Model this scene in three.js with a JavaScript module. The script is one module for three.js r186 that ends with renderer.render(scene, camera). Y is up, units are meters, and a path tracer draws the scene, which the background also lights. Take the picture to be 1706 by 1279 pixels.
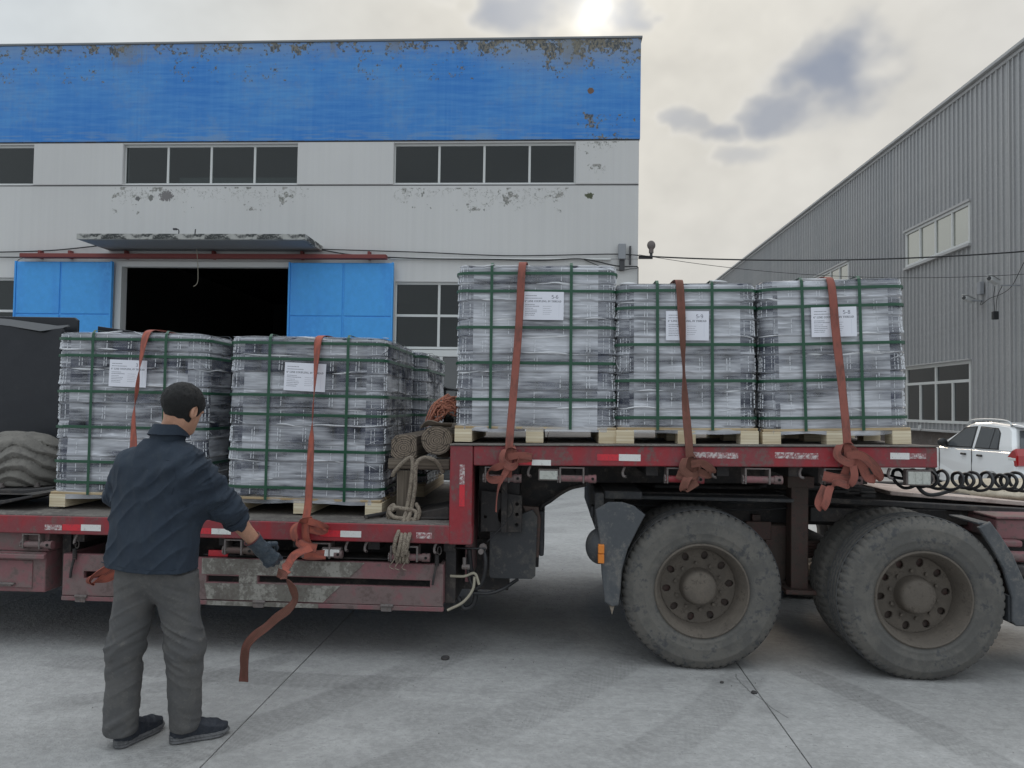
import * as THREE from 'three';
import { mergeGeometries } from 'three/addons/utils/BufferGeometryUtils.js';
import { RoundedBoxGeometry } from 'three/addons/geometries/RoundedBoxGeometry.js';

// ---------------------------------------------------------------- camera, sky, sun, exposure
const scene = new THREE.Scene();
const camera = new THREE.PerspectiveCamera(54.94, 1024 / 768, 0.05, 600);
camera.position.set(0, 1.65, 0);
camera.rotation.order = 'YXZ';
camera.rotation.set(Math.atan(37.5 / 1230), THREE.MathUtils.degToRad(3.2), 0.015);
const renderer = new THREE.WebGLRenderer();
renderer.toneMapping = THREE.LinearToneMapping;
renderer.toneMappingExposure = 1.0;
renderer.shadowMap.enabled = true;

const SUN_AZ = 2.9 * Math.PI / 180, SUN_EL = 28.6 * Math.PI / 180;     // azimuth to the right of -z
const sunDir = new THREE.Vector3(Math.sin(SUN_AZ) * Math.cos(SUN_EL), Math.sin(SUN_EL), -Math.cos(SUN_AZ) * Math.cos(SUN_EL));
const sun = new THREE.DirectionalLight(0xffe9cf, 0.7);
sun.position.copy(sunDir).multiplyScalar(60); sun.castShadow = true; sun.shadow.radius = 24;
Object.assign(sun.shadow.camera, { left: -30, right: 30, top: 30, bottom: -30, near: 1, far: 150 });
sun.shadow.mapSize.set(2048, 2048);
scene.add(sun, sun.target);

// ---------------------------------------------------------------- random numbers and noise
function rng(seed) { let a = seed >>> 0; return () => { a = (a + 0x6D2B79F5) | 0; let t = Math.imul(a ^ (a >>> 15), 1 | a); t = (t + Math.imul(t ^ (t >>> 7), 61 | t)) ^ t; return ((t ^ (t >>> 14)) >>> 0) / 4294967296; }; }
const R = rng(7);
const lerp = (a, b, t) => a + (b - a) * t, clamp = (x, a = 0, b = 1) => Math.min(b, Math.max(a, x)), smooth = (a, b, x) => { const t = clamp((x - a) / (b - a)); return t * t * (3 - 2 * t); };
// tileable fractal value noise in 0..1
function noise(w, h, fx, fy, oct, seed, gain = 0.5) {
  const out = new Float32Array(w * h); let amp = 1, sum = 0;
  for (let o = 0; o < oct; o++) {
    const r = rng(seed * 131 + o * 17 + 5), L = new Float32Array(fx * fy); for (let i = 0; i < L.length; i++) L[i] = r();
    const X0 = new Int32Array(w), X1 = new Int32Array(w), T = new Float32Array(w);
    for (let x = 0; x < w; x++) { const p = (x / w) * fx, i = Math.floor(p), t = p - i; X0[x] = i % fx; X1[x] = (i + 1) % fx; T[x] = t * t * (3 - 2 * t); }
    for (let y = 0; y < h; y++) {
      const p = (y / h) * fy, i = Math.floor(p), t0 = p - i, t = t0 * t0 * (3 - 2 * t0), a = (i % fy) * fx, b = ((i + 1) % fy) * fx, row = y * w;
      for (let x = 0; x < w; x++) { const u = L[a + X0[x]], v = L[a + X1[x]], p2 = L[b + X0[x]], q = L[b + X1[x]]; const m = u + (v - u) * T[x], n = p2 + (q - p2) * T[x]; out[row + x] += amp * (m + (n - m) * t); }
    }
    sum += amp; amp *= gain; fx *= 2; fy *= 2; if (fx > w || fy > h) break;
  }
  for (let i = 0; i < out.length; i++) out[i] /= sum;
  return out;
}
const hash3 = (x, y, z) => { let h = Math.imul(x, 374761393) ^ Math.imul(y, 668265263) ^ Math.imul(z, 2147483647 ^ 974711); h = Math.imul(h ^ (h >>> 13), 1274126177); return ((h ^ (h >>> 16)) >>> 0) / 4294967296; };
function n3(x, y, z) {
  const i = Math.floor(x), j = Math.floor(y), k = Math.floor(z); let u = x - i, v = y - j, w = z - k; u = u * u * (3 - 2 * u); v = v * v * (3 - 2 * v); w = w * w * (3 - 2 * w);
  const c = (a, b, d) => hash3(i + a, j + b, k + d);
  return lerp(lerp(lerp(c(0, 0, 0), c(1, 0, 0), u), lerp(c(0, 1, 0), c(1, 1, 0), u), v), lerp(lerp(c(0, 0, 1), c(1, 0, 1), u), lerp(c(0, 1, 1), c(1, 1, 1), u), v), w);
}
const toS = (c) => { c = clamp(c); return c <= 0.0031308 ? c * 12.92 : 1.055 * Math.pow(c, 1 / 2.4) - 0.055; };
const SL = new Uint8Array(4096); for (let i = 0; i < 4096; i++) SL[i] = Math.round(toS(i / 4095) * 255);
function dataTex(w, h, data, srgb, rx = 1, ry = 1) {
  const t = new THREE.DataTexture(data, w, h, THREE.RGBAFormat, THREE.UnsignedByteType); t.wrapS = t.wrapT = THREE.RepeatWrapping; t.magFilter = THREE.LinearFilter; t.minFilter = THREE.LinearMipmapLinearFilter; t.generateMipmaps = true;
  if (srgb) t.colorSpace = THREE.SRGBColorSpace; t.repeat.set(rx, ry); t.needsUpdate = true; return t;
}
// fn(i, u, v, out) fills out with linear r g b
function colorTex(w, h, fn, rx, ry) {
  const d = new Uint8Array(w * h * 4), o = [0, 0, 0]; let i = 0;
  for (let y = 0; y < h; y++) for (let x = 0; x < w; x++, i++) { fn(i, (x + .5) / w, (y + .5) / h, o); for (let k = 0; k < 3; k++) d[i * 4 + k] = SL[Math.round(clamp(o[k]) * 4095)]; d[i * 4 + 3] = 255; }
  return dataTex(w, h, d, true, rx, ry);
}
function grayTex(w, h, fn, rx, ry) {
  const d = new Uint8Array(w * h * 4); let i = 0;
  for (let y = 0; y < h; y++) for (let x = 0; x < w; x++, i++) { const g = Math.round(clamp(fn(i, (x + .5) / w, (y + .5) / h)) * 255); d[i * 4] = d[i * 4 + 1] = d[i * 4 + 2] = g; d[i * 4 + 3] = 255; }
  return dataTex(w, h, d, false, rx, ry);
}

// ---------------------------------------------------------------- the sky: thin bright overcast, sun behind broken cloud
{
  const W = 2048, H = 1024, d = new Float32Array(W * H * 4);
  const nA = noise(W, H, 10, 8, 4, 3, 0.55), nW = noise(W, H, 64, 44, 5, 9, 0.6), nV = noise(W, H, 48, 36, 5, 15, 0.6), nC = noise(W, H, 150, 110, 3, 21, 0.6);
  const blobs = [ // azimuth right of -z, elevation, half sizes, strength: the clouds that the photograph shows, and others like them round the sky
    [19.4, 23.2, 4.8, 2.9, 1.05], [15.8, 21.4, 3.6, 1.6, .85], [11.4, 20.4, 3.0, 1.1, .7], [9.0, 21.2, 1.6, 1.2, .55], [13.4, 18.6, 3.2, .9, .4], [23, 28, 3, 1.6, .3], [-2.4, 28.6, 4.4, 2.0, .8], [1.4, 29.2, 2.0, 1.5, .6], [5.6, 28.2, 2.0, 1.3, .8], [3.4, 27.6, 1.2, .7, .5], [-12, 31, 9, 2.2, .35], [29, 31, 7, 1.8, .5],
    [-45, 30, 16, 6, .6], [70, 34, 18, 7, .6], [130, 30, 20, 7, .6], [-120, 36, 22, 8, .6], [180, 40, 20, 8, .5], [10, 52, 16, 8, .5]].map((b) => [...b, b[3] * 1.35 + 3.2, b[2] * 1.35 + 4]);
  const cr = .30, cg = .335, cb = .41;
  for (let y = 0; y < H; y++) {
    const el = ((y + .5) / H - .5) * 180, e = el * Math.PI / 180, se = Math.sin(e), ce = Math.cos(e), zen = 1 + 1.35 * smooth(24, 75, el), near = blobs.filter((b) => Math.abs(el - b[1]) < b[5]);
    for (let x = 0; x < W; x++) {
      const i = y * W + x; if (el < -1) { d[i * 4] = .4; d[i * 4 + 1] = .41; d[i * 4 + 2] = .43; d[i * 4 + 3] = 1; continue; }
      const ph = ((x + .5) / W - .5) * 2 * Math.PI; let az = ph * 180 / Math.PI + 90; if (az > 180) az -= 360;         // ph = atan2(z, x)
      const ang = Math.acos(clamp(se * sunDir.y + ce * (Math.cos(ph) * sunDir.x + Math.sin(ph) * sunDir.z), -1, 1)) * 180 / Math.PI;
      const far = smooth(6, 50, ang), a = nA[i] - .5, w = nW[i] - .5, v = nV[i] - .5, c = nC[i] - .5, side = smooth(-30, 20, az) * smooth(120, 30, az);
      let r = lerp(.67, lerp(.64, .62, side), far), g = lerp(.65, lerp(.70, .62, side), far), bl = lerp(.60, lerp(.745, .615, side), far);
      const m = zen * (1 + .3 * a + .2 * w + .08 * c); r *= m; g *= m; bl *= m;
      const veil = Math.exp(-ang / 9) * .15 * (1 + 1.4 * w), core = Math.exp(-ang * ang / 2.2) * .75 * clamp(1 + 4 * v, 0, 2); r += veil + core; g += veil * .9 + core * .95; bl += veil * .7 + core * .82;
      let cl = 0, q0 = 0; for (const b of near) { let da = az - b[0]; if (da > 180) da -= 360; if (da < -180) da += 360; if (Math.abs(da) > b[6]) continue; const q = Math.hypot((da + w * 6 + c * 1.8) / b[2], (el - b[1] + v * 4 + c * 1.3) / b[3]); const k = b[4] * (1 - smooth(.25, 1.2, q)); if (k > cl) { cl = k; q0 = q; } }
      const rim = cl > 0 && ang < 14 ? smooth(.7, .95, q0) * (1 - smooth(.95, 1.15, q0)) * .06 : 0, k = cl * lerp(.6, .95, smooth(2, 10, ang)) * (1 + .35 * w), nr = 1 + .75 * Math.exp(-ang / 4);
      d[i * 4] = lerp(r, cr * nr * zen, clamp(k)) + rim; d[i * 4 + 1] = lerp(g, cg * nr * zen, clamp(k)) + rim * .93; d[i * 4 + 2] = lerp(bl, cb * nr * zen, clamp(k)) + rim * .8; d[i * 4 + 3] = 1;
    }
  }
  const sky = new THREE.DataTexture(d, W, H, THREE.RGBAFormat, THREE.FloatType);
  sky.mapping = THREE.EquirectangularReflectionMapping; sky.magFilter = sky.minFilter = THREE.LinearFilter; sky.needsUpdate = true;
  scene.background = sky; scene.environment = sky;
}

// ---------------------------------------------------------------- building helpers
const taken = {};
function tag(o, label, category, group) { o.userData.label = label; o.userData.category = category; if (group) o.userData.group = group; return o; }
function numbered(name) { const n = taken[name] = (taken[name] ?? -1) + 1; return n ? `${name}_${String(n).padStart(3, '0')}` : name; }
function thing(name, label, category, pos = [0, 0, 0], group) { const o = new THREE.Group(); o.name = numbered(name); o.position.set(...pos); scene.add(o); return tag(o, label, category, group); }
// uv in metres from the dominant direction of each face
function metreUV(g, ou = 0, ov = 0) {
  const p = g.attributes.position, uv = new Float32Array(p.count * 2), A = new THREE.Vector3(), B = new THREE.Vector3(), C = new THREE.Vector3(), n = new THREE.Vector3();
  for (let i = 0; i < p.count; i += 3) {
    A.fromBufferAttribute(p, i); B.fromBufferAttribute(p, i + 1); C.fromBufferAttribute(p, i + 2); n.subVectors(C, B).cross(B.clone().sub(A).negate());
    const x = Math.abs(n.x), y = Math.abs(n.y), z = Math.abs(n.z);
    [A, B, C].forEach((q, k) => { const u = x > y && x > z ? q.z : q.x, v = y >= x && y > z ? q.z : q.y; uv[(i + k) * 2] = u + ou; uv[(i + k) * 2 + 1] = v + ov; });
  }
  g.setAttribute('uv', new THREE.BufferAttribute(uv, 2)); return g;
}
function join(geos, keepUV = false, off = true) {
  const list = geos.flat(9).map((g) => { const q = g.index ? g.toNonIndexed() : g.clone(); for (const k of Object.keys(q.attributes)) if (!['position', 'normal', 'uv'].includes(k)) q.deleteAttribute(k); if (!q.attributes.normal) q.computeVertexNormals(); if (!keepUV) q.deleteAttribute('uv'); q.morphAttributes = {}; return q; });
  const m = list.length > 1 ? mergeGeometries(list) : list[0]; return keepUV ? m : metreUV(m, off ? R() * 3 : 0, off ? R() * 3 : 0);
}
function mesh(name, geos, mat, parent = scene, keepUV = false, off = true) {
  const m = new THREE.Mesh(join(Array.isArray(geos) ? geos : [geos], keepUV, off), mat); m.name = parent === scene ? numbered(name) : name; m.castShadow = m.receiveShadow = true; parent.add(m); return m;
}
function put(name, geo, mat, parent, x = 0, y = 0, z = 0, ry = 0) { const m = new THREE.Mesh(geo, mat); m.name = name; m.position.set(x, y, z); m.rotation.y = ry; m.castShadow = m.receiveShadow = true; parent.add(m); return m; }
const box = (w, h, d, x = 0, y = 0, z = 0, r = 0.004) => (r > 0 ? new RoundedBoxGeometry(w, h, d, 1, Math.min(r, w / 2.1, h / 2.1, d / 2.1)) : new THREE.BoxGeometry(w, h, d)).translate(x, y, z);
// box from min and max corners
const bb = (x0, x1, y0, y1, z0, z1, r = 0.004) => box(x1 - x0, y1 - y0, Math.abs(z1 - z0), (x0 + x1) / 2, (y0 + y1) / 2, (z0 + z1) / 2, r);
function cyl(r, len, axis, x, y, z, seg = 20, r2 = r) { const g = new THREE.CylinderGeometry(r2, r, len, seg); if (axis === 'x') g.rotateZ(-Math.PI / 2); if (axis === 'z') g.rotateX(Math.PI / 2); return g.translate(x, y, z); }
const V = (a) => new THREE.Vector3(...a);
const tube = (pts, r, seg = 40, rad = 8, closed = false) => new THREE.TubeGeometry(new THREE.CatmullRomCurve3(pts.map(V), closed, 'catmullrom', 0.5), seg, r, rad, closed);
function ext(pts, depth, bevel = 0.004, holes = []) { const s = new THREE.Shape(pts.map((p) => new THREE.Vector2(...p))); for (const h of holes) s.holes.push(new THREE.Path(h.map((p) => new THREE.Vector2(...p)))); return new THREE.ExtrudeGeometry(s, { depth, bevelEnabled: bevel > 0, bevelSize: bevel, bevelThickness: bevel, bevelSegments: 1, bevelOffset: -bevel, steps: 1, curveSegments: 10 }); }
const rect = (x0, x1, y0, y1) => [[x0, y0], [x1, y0], [x1, y1], [x0, y1]];
const ring = (n, fn) => Array.from({ length: n }, (_, i) => fn(i / n * Math.PI * 2, i));
// a flat webbing ribbon: points [x, y, z, wx, wy, wz] with the direction across the webbing
function ribbon(pts, width, t = 0.003, n = 90) {
  const P = new THREE.CatmullRomCurve3(pts.map((p) => V(p.slice(0, 3))), false, 'centripetal'), C = new THREE.CatmullRomCurve3(pts.map((p) => V(p.slice(3, 6))), false, 'catmullrom', .5);
  const pos = [], uv = [], idx = []; let len = 0, last = null;
  const NP = pts.length - 1;
  for (let i = 0; i <= n; i++) {
    const u = i / n, c = P.getPoint(u), tan = P.getTangent(u), w = C.getPoint(u); w.addScaledVector(tan, -w.dot(tan)).normalize(); const k = new THREE.Vector3().crossVectors(tan, w).normalize();
    if (last) len += c.distanceTo(last); last = c;
    for (const [a, b] of [[-1, -1], [1, -1], [1, -1], [1, 1], [1, 1], [-1, 1], [-1, 1], [-1, -1]]) { const q = c.clone().addScaledVector(w, a * width / 2).addScaledVector(k, b * t / 2); pos.push(q.x, q.y, q.z); uv.push(a * width / 2 + .025, len); }
  }
  for (let i = 0; i < n; i++) for (let s = 0; s < 8; s += 2) { const a = i * 8 + s, b = a + 1, c = a + 8, d = b + 8; idx.push(a, b, c, b, d, c); }
  const e = n * 8; idx.push(0, 3, 1, 0, 5, 3, e, e + 1, e + 3, e, e + 3, e + 5);
  const g = new THREE.BufferGeometry(); g.setAttribute('position', new THREE.Float32BufferAttribute(pos, 3)); g.setAttribute('uv', new THREE.Float32BufferAttribute(uv, 2)); g.setIndex(idx); g.computeVertexNormals(); return g;
}
// surface nets over a signed distance function
function nets(f, lo, hi, h) {
  const nx = Math.ceil((hi[0] - lo[0]) / h) + 1, ny = Math.ceil((hi[1] - lo[1]) / h) + 1, nz = Math.ceil((hi[2] - lo[2]) / h) + 1, D = new Float32Array(nx * ny * nz);
  for (let k = 0, q = 0; k < nz; k++) for (let j = 0; j < ny; j++) for (let i = 0; i < nx; i++) D[q++] = f(lo[0] + i * h, lo[1] + j * h, lo[2] + k * h);
  const id = new Int32Array(nx * ny * nz).fill(-1), pos = [], idx = [], at = (i, j, k) => i + nx * (j + ny * k);
  for (let k = 0; k < nz - 1; k++) for (let j = 0; j < ny - 1; j++) for (let i = 0; i < nx - 1; i++) {
    let sx = 0, sy = 0, sz = 0, n = 0; const v = []; for (let c = 0; c < 8; c++) v.push(D[at(i + (c & 1), j + (c >> 1 & 1), k + (c >> 2))]);
    for (let c = 0; c < 8; c++) for (const b of [1, 2, 4]) if (!(c & b)) { const e = c | b; if ((v[c] < 0) !== (v[e] < 0)) { const t = v[c] / (v[c] - v[e]); sx += (c & 1) + (b === 1 ? t : 0); sy += (c >> 1 & 1) + (b === 2 ? t : 0); sz += (c >> 2) + (b === 4 ? t : 0); n++; } }
    if (n) { id[at(i, j, k)] = pos.length / 3; pos.push(lo[0] + (i + sx / n) * h, lo[1] + (j + sy / n) * h, lo[2] + (k + sz / n) * h); }
  }
  for (let k = 1; k < nz - 1; k++) for (let j = 1; j < ny - 1; j++) for (let i = 1; i < nx - 1; i++) {
    const s = D[at(i, j, k)] < 0;
    const quad = (a, b, c, d, flip) => { if (a < 0 || b < 0 || c < 0 || d < 0) return; flip ? idx.push(a, c, b, a, d, c) : idx.push(a, b, c, a, c, d); };
    if (s !== D[at(i + 1, j, k)] < 0) quad(id[at(i, j - 1, k - 1)], id[at(i, j, k - 1)], id[at(i, j, k)], id[at(i, j - 1, k)], !s);
    if (s !== D[at(i, j + 1, k)] < 0) quad(id[at(i - 1, j, k - 1)], id[at(i - 1, j, k)], id[at(i, j, k)], id[at(i, j, k - 1)], !s);
    if (s !== D[at(i, j, k + 1)] < 0) quad(id[at(i - 1, j - 1, k)], id[at(i, j - 1, k)], id[at(i, j, k)], id[at(i - 1, j, k)], !s);
  }
  const g = new THREE.BufferGeometry(), nor = new Float32Array(pos.length), e = h * .5;
  for (let i = 0; i < pos.length; i += 3) { const [x, y, z] = [pos[i], pos[i + 1], pos[i + 2]]; let a = f(x + e, y, z) - f(x - e, y, z), b = f(x, y + e, z) - f(x, y - e, z), c = f(x, y, z + e) - f(x, y, z - e); const l = Math.hypot(a, b, c) || 1; nor[i] = a / l; nor[i + 1] = b / l; nor[i + 2] = c / l; }
  g.setAttribute('position', new THREE.Float32BufferAttribute(pos, 3)); g.setAttribute('normal', new THREE.BufferAttribute(nor, 3)); g.setIndex(idx); return g;
}
const ridge = (n) => { const t = 1 - Math.abs(2 * n - 1) * 1.6; return t > 0 ? t * t : 0; };
const smin = (a, b, k) => { const h = Math.max(k - Math.abs(a - b), 0) / k; return Math.min(a, b) - h * h * k * .25; };
function cap(x, y, z, a, b, ra, rb) { const bx = b[0] - a[0], by = b[1] - a[1], bz = b[2] - a[2], px = x - a[0], py = y - a[1], pz = z - a[2]; const t = clamp((px * bx + py * by + pz * bz) / (bx * bx + by * by + bz * bz)); return Math.hypot(px - bx * t, py - by * t, pz - bz * t) - lerp(ra, rb, t); }

// ---------------------------------------------------------------- materials
const Std = (o) => new THREE.MeshStandardMaterial(o), Phy = (o) => new THREE.MeshPhysicalMaterial(o);
const lin = (r, g, b) => new THREE.Color().setRGB(r, g, b);
const N1 = noise(512, 512, 8, 8, 6, 1), N2 = noise(512, 512, 24, 24, 5, 2, .6), N3 = noise(512, 512, 64, 64, 4, 4, .7);
const grainBump = (rep) => grayTex(512, 512, (i) => .5 + (N2[i] - .5) * .6 + (N3[i] - .5) * .6, rep, rep);
// a surface of a base colour with a second one in patches and a speckle of dirt: o.a, o.b, amount of b, dirt colour, dirt amount
function worn(a, b, amount, dirt, dAmount, rep, seed, stretch = 1) {
  const p = noise(512, 512, 5, Math.max(1, Math.round(5 * stretch)), 6, seed, .6), q = noise(512, 512, 14, Math.max(1, Math.round(14 * stretch)), 5, seed + 50, .65);
  return colorTex(512, 512, (i, u, v, o) => {
    const m = smooth(.5 + .22 * (1 - amount * 2) - .07, .5 + .22 * (1 - amount * 2) + .1, p[i] * .6 + q[i] * .4), dd = smooth(.62 - dAmount * .3, .8 - dAmount * .25, q[i] * .55 + N3[i] * .45), f = .9 + .2 * N3[i];
    for (let k = 0; k < 3; k++) o[k] = lerp(lerp(a[k], b[k], m), dirt[k], dd) * f;
  }, rep, rep);
}
const M = {};
{ const br = grainBump(2);
  M.redPaint = Std({ map: worn([.3, .024, .033], [.22, .042, .05], .5, [.15, .08, .075], .3, .8, 11, .5), roughness: .5, bumpMap: br, bumpScale: .0012 });
  M.dustyRed = Std({ map: worn([.23, .105, .112], [.19, .135, .13], .5, [.13, .09, .085], .4, .9, 12, 1), roughness: .75, bumpMap: br, bumpScale: .0012 });
{ const g = noise(512, 512, 9, 9, 6, 13, .82), h = noise(512, 512, 5, 3, 4, 83, .6); M.dustyStripe = Std({ map: colorTex(512, 512, (i, u, v, o) => { const m = smooth(.44, .56, g[i] * .7 + h[i] * .3), d = smooth(.56, .64, g[(i * 7 + 991) & 262143] * .0 + N3[i] * .5 + h[i] * .5) * .6; for (let k = 0; k < 3; k++) o[k] = lerp(lerp([.31, .295, .265][k], [.17, .158, .138][k], m), [.12, .1, .09][k], d); }, 1.1, 1.1), roughness: .85, bumpMap: br, bumpScale: .001 }); }
  M.deck = Std({ map: worn([.17, .155, .14], [.12, .105, .098], .5, [.22, .2, .175], .35, 1, 14), roughness: .9, bumpMap: br, bumpScale: .002 });
  M.darkSteel = Std({ map: worn([.035, .033, .034], [.06, .05, .046], .4, [.09, .08, .07], .3, 1.2, 15), roughness: .7, bumpMap: br, bumpScale: .0012 });
  M.greySteel = Std({ map: worn([.15, .13, .125], [.20, .17, .16], .4, [.1, .07, .06], .4, 1.5, 16), roughness: .6, bumpMap: br, bumpScale: .001 });
  M.rustSteel = Std({ map: worn([.085, .062, .052], [.11, .06, .052], .5, [.06, .05, .044], .4, 2, 17), roughness: .65, bumpMap: br, bumpScale: .001 });
  M.blackSheet = Std({ map: worn([.011, .013, .019], [.014, .016, .022], .5, [.019, .021, .026], .15, .4, 18), roughness: .42, bumpMap: grainBump(.25), bumpScale: .002 });
  M.rubber = Std({ map: worn([.1, .096, .09], [.14, .131, .118], .5, [.065, .066, .069], .38, .8, 19), roughness: .9, bumpMap: br, bumpScale: .0012 });
  M.tread = Std({ map: worn([.065, .067, .072], [.095, .093, .09], .4, [.12, .115, .108], .2, 2, 20), roughness: .9, bumpMap: br, bumpScale: .0015 });
  M.rim = Std({ map: worn([.118, .1, .083], [.145, .122, .1], .5, [.08, .066, .055], .3, 1.6, 22), roughness: .8, metalness: .0, bumpMap: br, bumpScale: .0015 });
  M.fender = Std({ map: worn([.072, .078, .086], [.1, .103, .108], .4, [.14, .135, .128], .25, 1.2, 23, .5), roughness: .7, bumpMap: br, bumpScale: .001 });
  M.hole = Std({ color: lin(.008, .008, .008), roughness: .9 });
  M.rubberHose = Std({ color: lin(.018, .018, .02), roughness: .45 });
  M.cable = Std({ color: lin(.02, .02, .022), roughness: .6 });
  M.paleHose = Std({ color: lin(.34, .31, .24), roughness: .6 });
  M.whiteReflect = Std({ map: worn([.72, .72, .7], [.6, .6, .58], .3, [.35, .3, .29], .12, 6, 24), roughness: .35 });
  M.redReflect = Std({ map: worn([.62, .03, .045], [.5, .03, .05], .4, [.3, .06, .06], .15, 6, 25), roughness: .35 });
  M.tornReflect = Std({ map: worn([.62, .56, .55], [.3, .06, .07], .5, [.28, .2, .2], .6, 12, 26), roughness: .5 });
  M.amber = Std({ color: lin(.7, .22, .03), roughness: .3 });
  M.lampLens = Std({ map: worn([.5, .51, .47], [.42, .43, .4], .4, [.3, .3, .27], .2, 6, 27), roughness: .3 });
  M.concreteEdge = Std({ map: worn([.42, .42, .4], [.05, .055, .055], .47, [.25, .25, .24], .3, .9, 28, 2.2), roughness: .9 });
  M.frame = Std({ color: lin(.6, .61, .6), roughness: .5 });
  M.frameWhite = Std({ color: lin(.64, .65, .64), roughness: .45 });
  M.glass = Phy({ color: lin(.55, .6, .6), transmission: 1, thickness: 0, roughness: .02, ior: 1.5 });
  M.smoke = Phy({ color: lin(.16, .19, .21), transmission: 1, thickness: 0, roughness: .03, ior: 2.1 });
  M.interior = Std({ color: lin(.3, .3, .29), roughness: .95 });
  M.darkPanel = Std({ color: lin(.035, .04, .045), roughness: .9 });
  M.doorBlue = Std({ map: worn([.06, .35, .8], [.052, .31, .77], .5, [.075, .37, .8], .2, .2, 29, .12), roughness: .5, bumpMap: br, bumpScale: .001 });
  M.railRed = Std({ color: lin(.2, .045, .04), roughness: .6 });
  M.roof = Std({ color: lin(.22, .23, .24), roughness: .7 });
  M.corrugated = Std({ map: worn([.39, .39, .392], [.365, .366, .372], .5, [.415, .413, .412], .3, .35, 30, .2), roughness: .45, metalness: .1 });
  M.trim = Std({ color: lin(.42, .42, .42), roughness: .5 });
  M.darkTrim = Std({ color: lin(.06, .06, .065), roughness: .6 });
  M.plinth = Std({ map: worn([.13, .11, .1], [.17, .15, .14], .5, [.09, .08, .075], .4, .7, 31), roughness: .9, bumpMap: br, bumpScale: .003 });
  M.whitePlastic = Std({ color: lin(.55, .56, .56), roughness: .4 });
  M.greyBox = Std({ color: lin(.28, .29, .31), roughness: .5 });
  const wn = noise(512, 512, 3, 40, 5, 33, .55), wn2 = noise(512, 512, 6, 90, 3, 34, .6);
  const woodMap = (a, b, ply) => colorTex(512, 512, (i, u, v, o) => { let m = wn[i] * .6 + wn2[i] * .4; m = smooth(.3, .7, m); if (ply) { const lay = (v * 512 % 10); m = clamp(m * .5 + .5 * hash3(Math.floor(v * 51.2), 3, 9)); if (lay < 1.6) m *= .2; } for (let k = 0; k < 3; k++) o[k] = lerp(b[k], a[k], m); }, ply ? 1 : .8, ply ? 1 : 2);
  const wb = grayTex(512, 512, (i) => wn[i] * .5 + wn2[i] * .5, .8, 2);
  M.ply = Std({ map: woodMap([.86, .78, .6], [.6, .48, .31], true), roughness: .8 });
  M.board = Std({ map: woodMap([.62, .5, .33], [.42, .3, .17], false), roughness: .85, bumpMap: wb, bumpScale: .002 });
  M.boardUp = Std({ map: woodMap([.2, .165, .13], [.1, .08, .062], false), roughness: .95 }); M.boardUp.map.rotation = Math.PI / 2;
  M.oldWood = Std({ map: woodMap([.19, .155, .12], [.07, .055, .045], false), roughness: .95, bumpMap: wb, bumpScale: .004 });
  const eg = colorTex(256, 256, (i, u, v, o) => { const x = u - .5, y = v - .5, r = Math.hypot(x, y), a = Math.atan2(y, x), rr = r * 46 + 2.4 * n3(x * 4 + 9, y * 4, 1) + .5 * n3(x * 30, y * 30, 2); let m = .55 + .42 * Math.sin(rr * 2.2) * (.4 + n3(x * 20, y * 20, 4)) + .35 * (n3(x * 50, y * 50, 8) - .5); const cr = Math.abs(Math.sin(a * 2.5 + n3(x * 9, y * 9, 7) * 2.4)); if (cr < .16 * smooth(.0, .3, r) * (r < .46 ? 1 : 0)) m = .05; o[0] = lerp(.045, .27, m); o[1] = lerp(.036, .215, m); o[2] = lerp(.03, .165, m); });
  M.endGrain = Std({ map: eg, roughness: .95, bumpMap: eg, bumpScale: .006 });
  // webbing: fine ribs across the width with grime
  const web = (c, d, s) => { const q = noise(128, 512, 2, 10, 6, s, .6); return colorTex(128, 512, (i, u, v, o) => { const rib = (.82 + .18 * Math.sin(u * Math.PI * 2 * 7)) * (.93 + .07 * Math.sin(v * Math.PI * 2 * 90)) * (u < .05 || u > .95 ? .75 : 1), m = smooth(.42, .72, q[i]); for (let k = 0; k < 3; k++) o[k] = lerp(c[k], d[k], m) * rib; }, 20, 1.4); };
  M.webOrange = Std({ map: web([.5, .135, .09], [.33, .105, .08], 41), roughness: .85 });
  M.webDull = Std({ map: web([.36, .12, .092], [.22, .088, .07], 42), roughness: .88 });
  M.webBrown = Std({ map: web([.2, .085, .06], [.27, .105, .08], 43), roughness: .88 });
  M.band = Std({ color: lin(.018, .082, .045), roughness: .35 });
  M.bandDark = Std({ color: lin(.02, .025, .03), roughness: .35 });
  M.rope = Std({ map: worn([.33, .28, .22], [.22, .18, .145], .5, [.15, .12, .1], .4, 12, 44), roughness: .95, bumpMap: grainBump(14), bumpScale: .003 });
  M.copperRope = Std({ map: worn([.5, .2, .13], [.34, .13, .09], .5, [.16, .08, .06], .35, 16, 45), roughness: .85 });
  M.canvas = Std({ map: worn([.19, .178, .16], [.165, .155, .14], .5, [.12, .113, .104], .3, 1.2, 46), roughness: .95, bumpMap: grainBump(3), bumpScale: .003 });
  M.beigeTarp = Std({ map: worn([.5, .44, .35], [.4, .35, .27], .5, [.3, .26, .21], .3, 1.5, 47), roughness: .85, bumpMap: grainBump(2), bumpScale: .004 });
  M.pinkBoard = Std({ map: worn([.5, .42, .38], [.4, .32, .29], .5, [.28, .23, .2], .3, 1.5, 48), roughness: .8 });
  M.coupling = [Std({ color: lin(.018, .026, .062), roughness: .24 }), Std({ color: lin(.024, .03, .06), roughness: .3 }), Std({ color: lin(.013, .018, .04), roughness: .2 })];
  const weave = grayTex(256, 256, (i, u, v) => .5 + .25 * Math.sin(u * Math.PI * 2 * 64) + .25 * Math.sin(v * Math.PI * 2 * 64), 7, 7);
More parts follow.
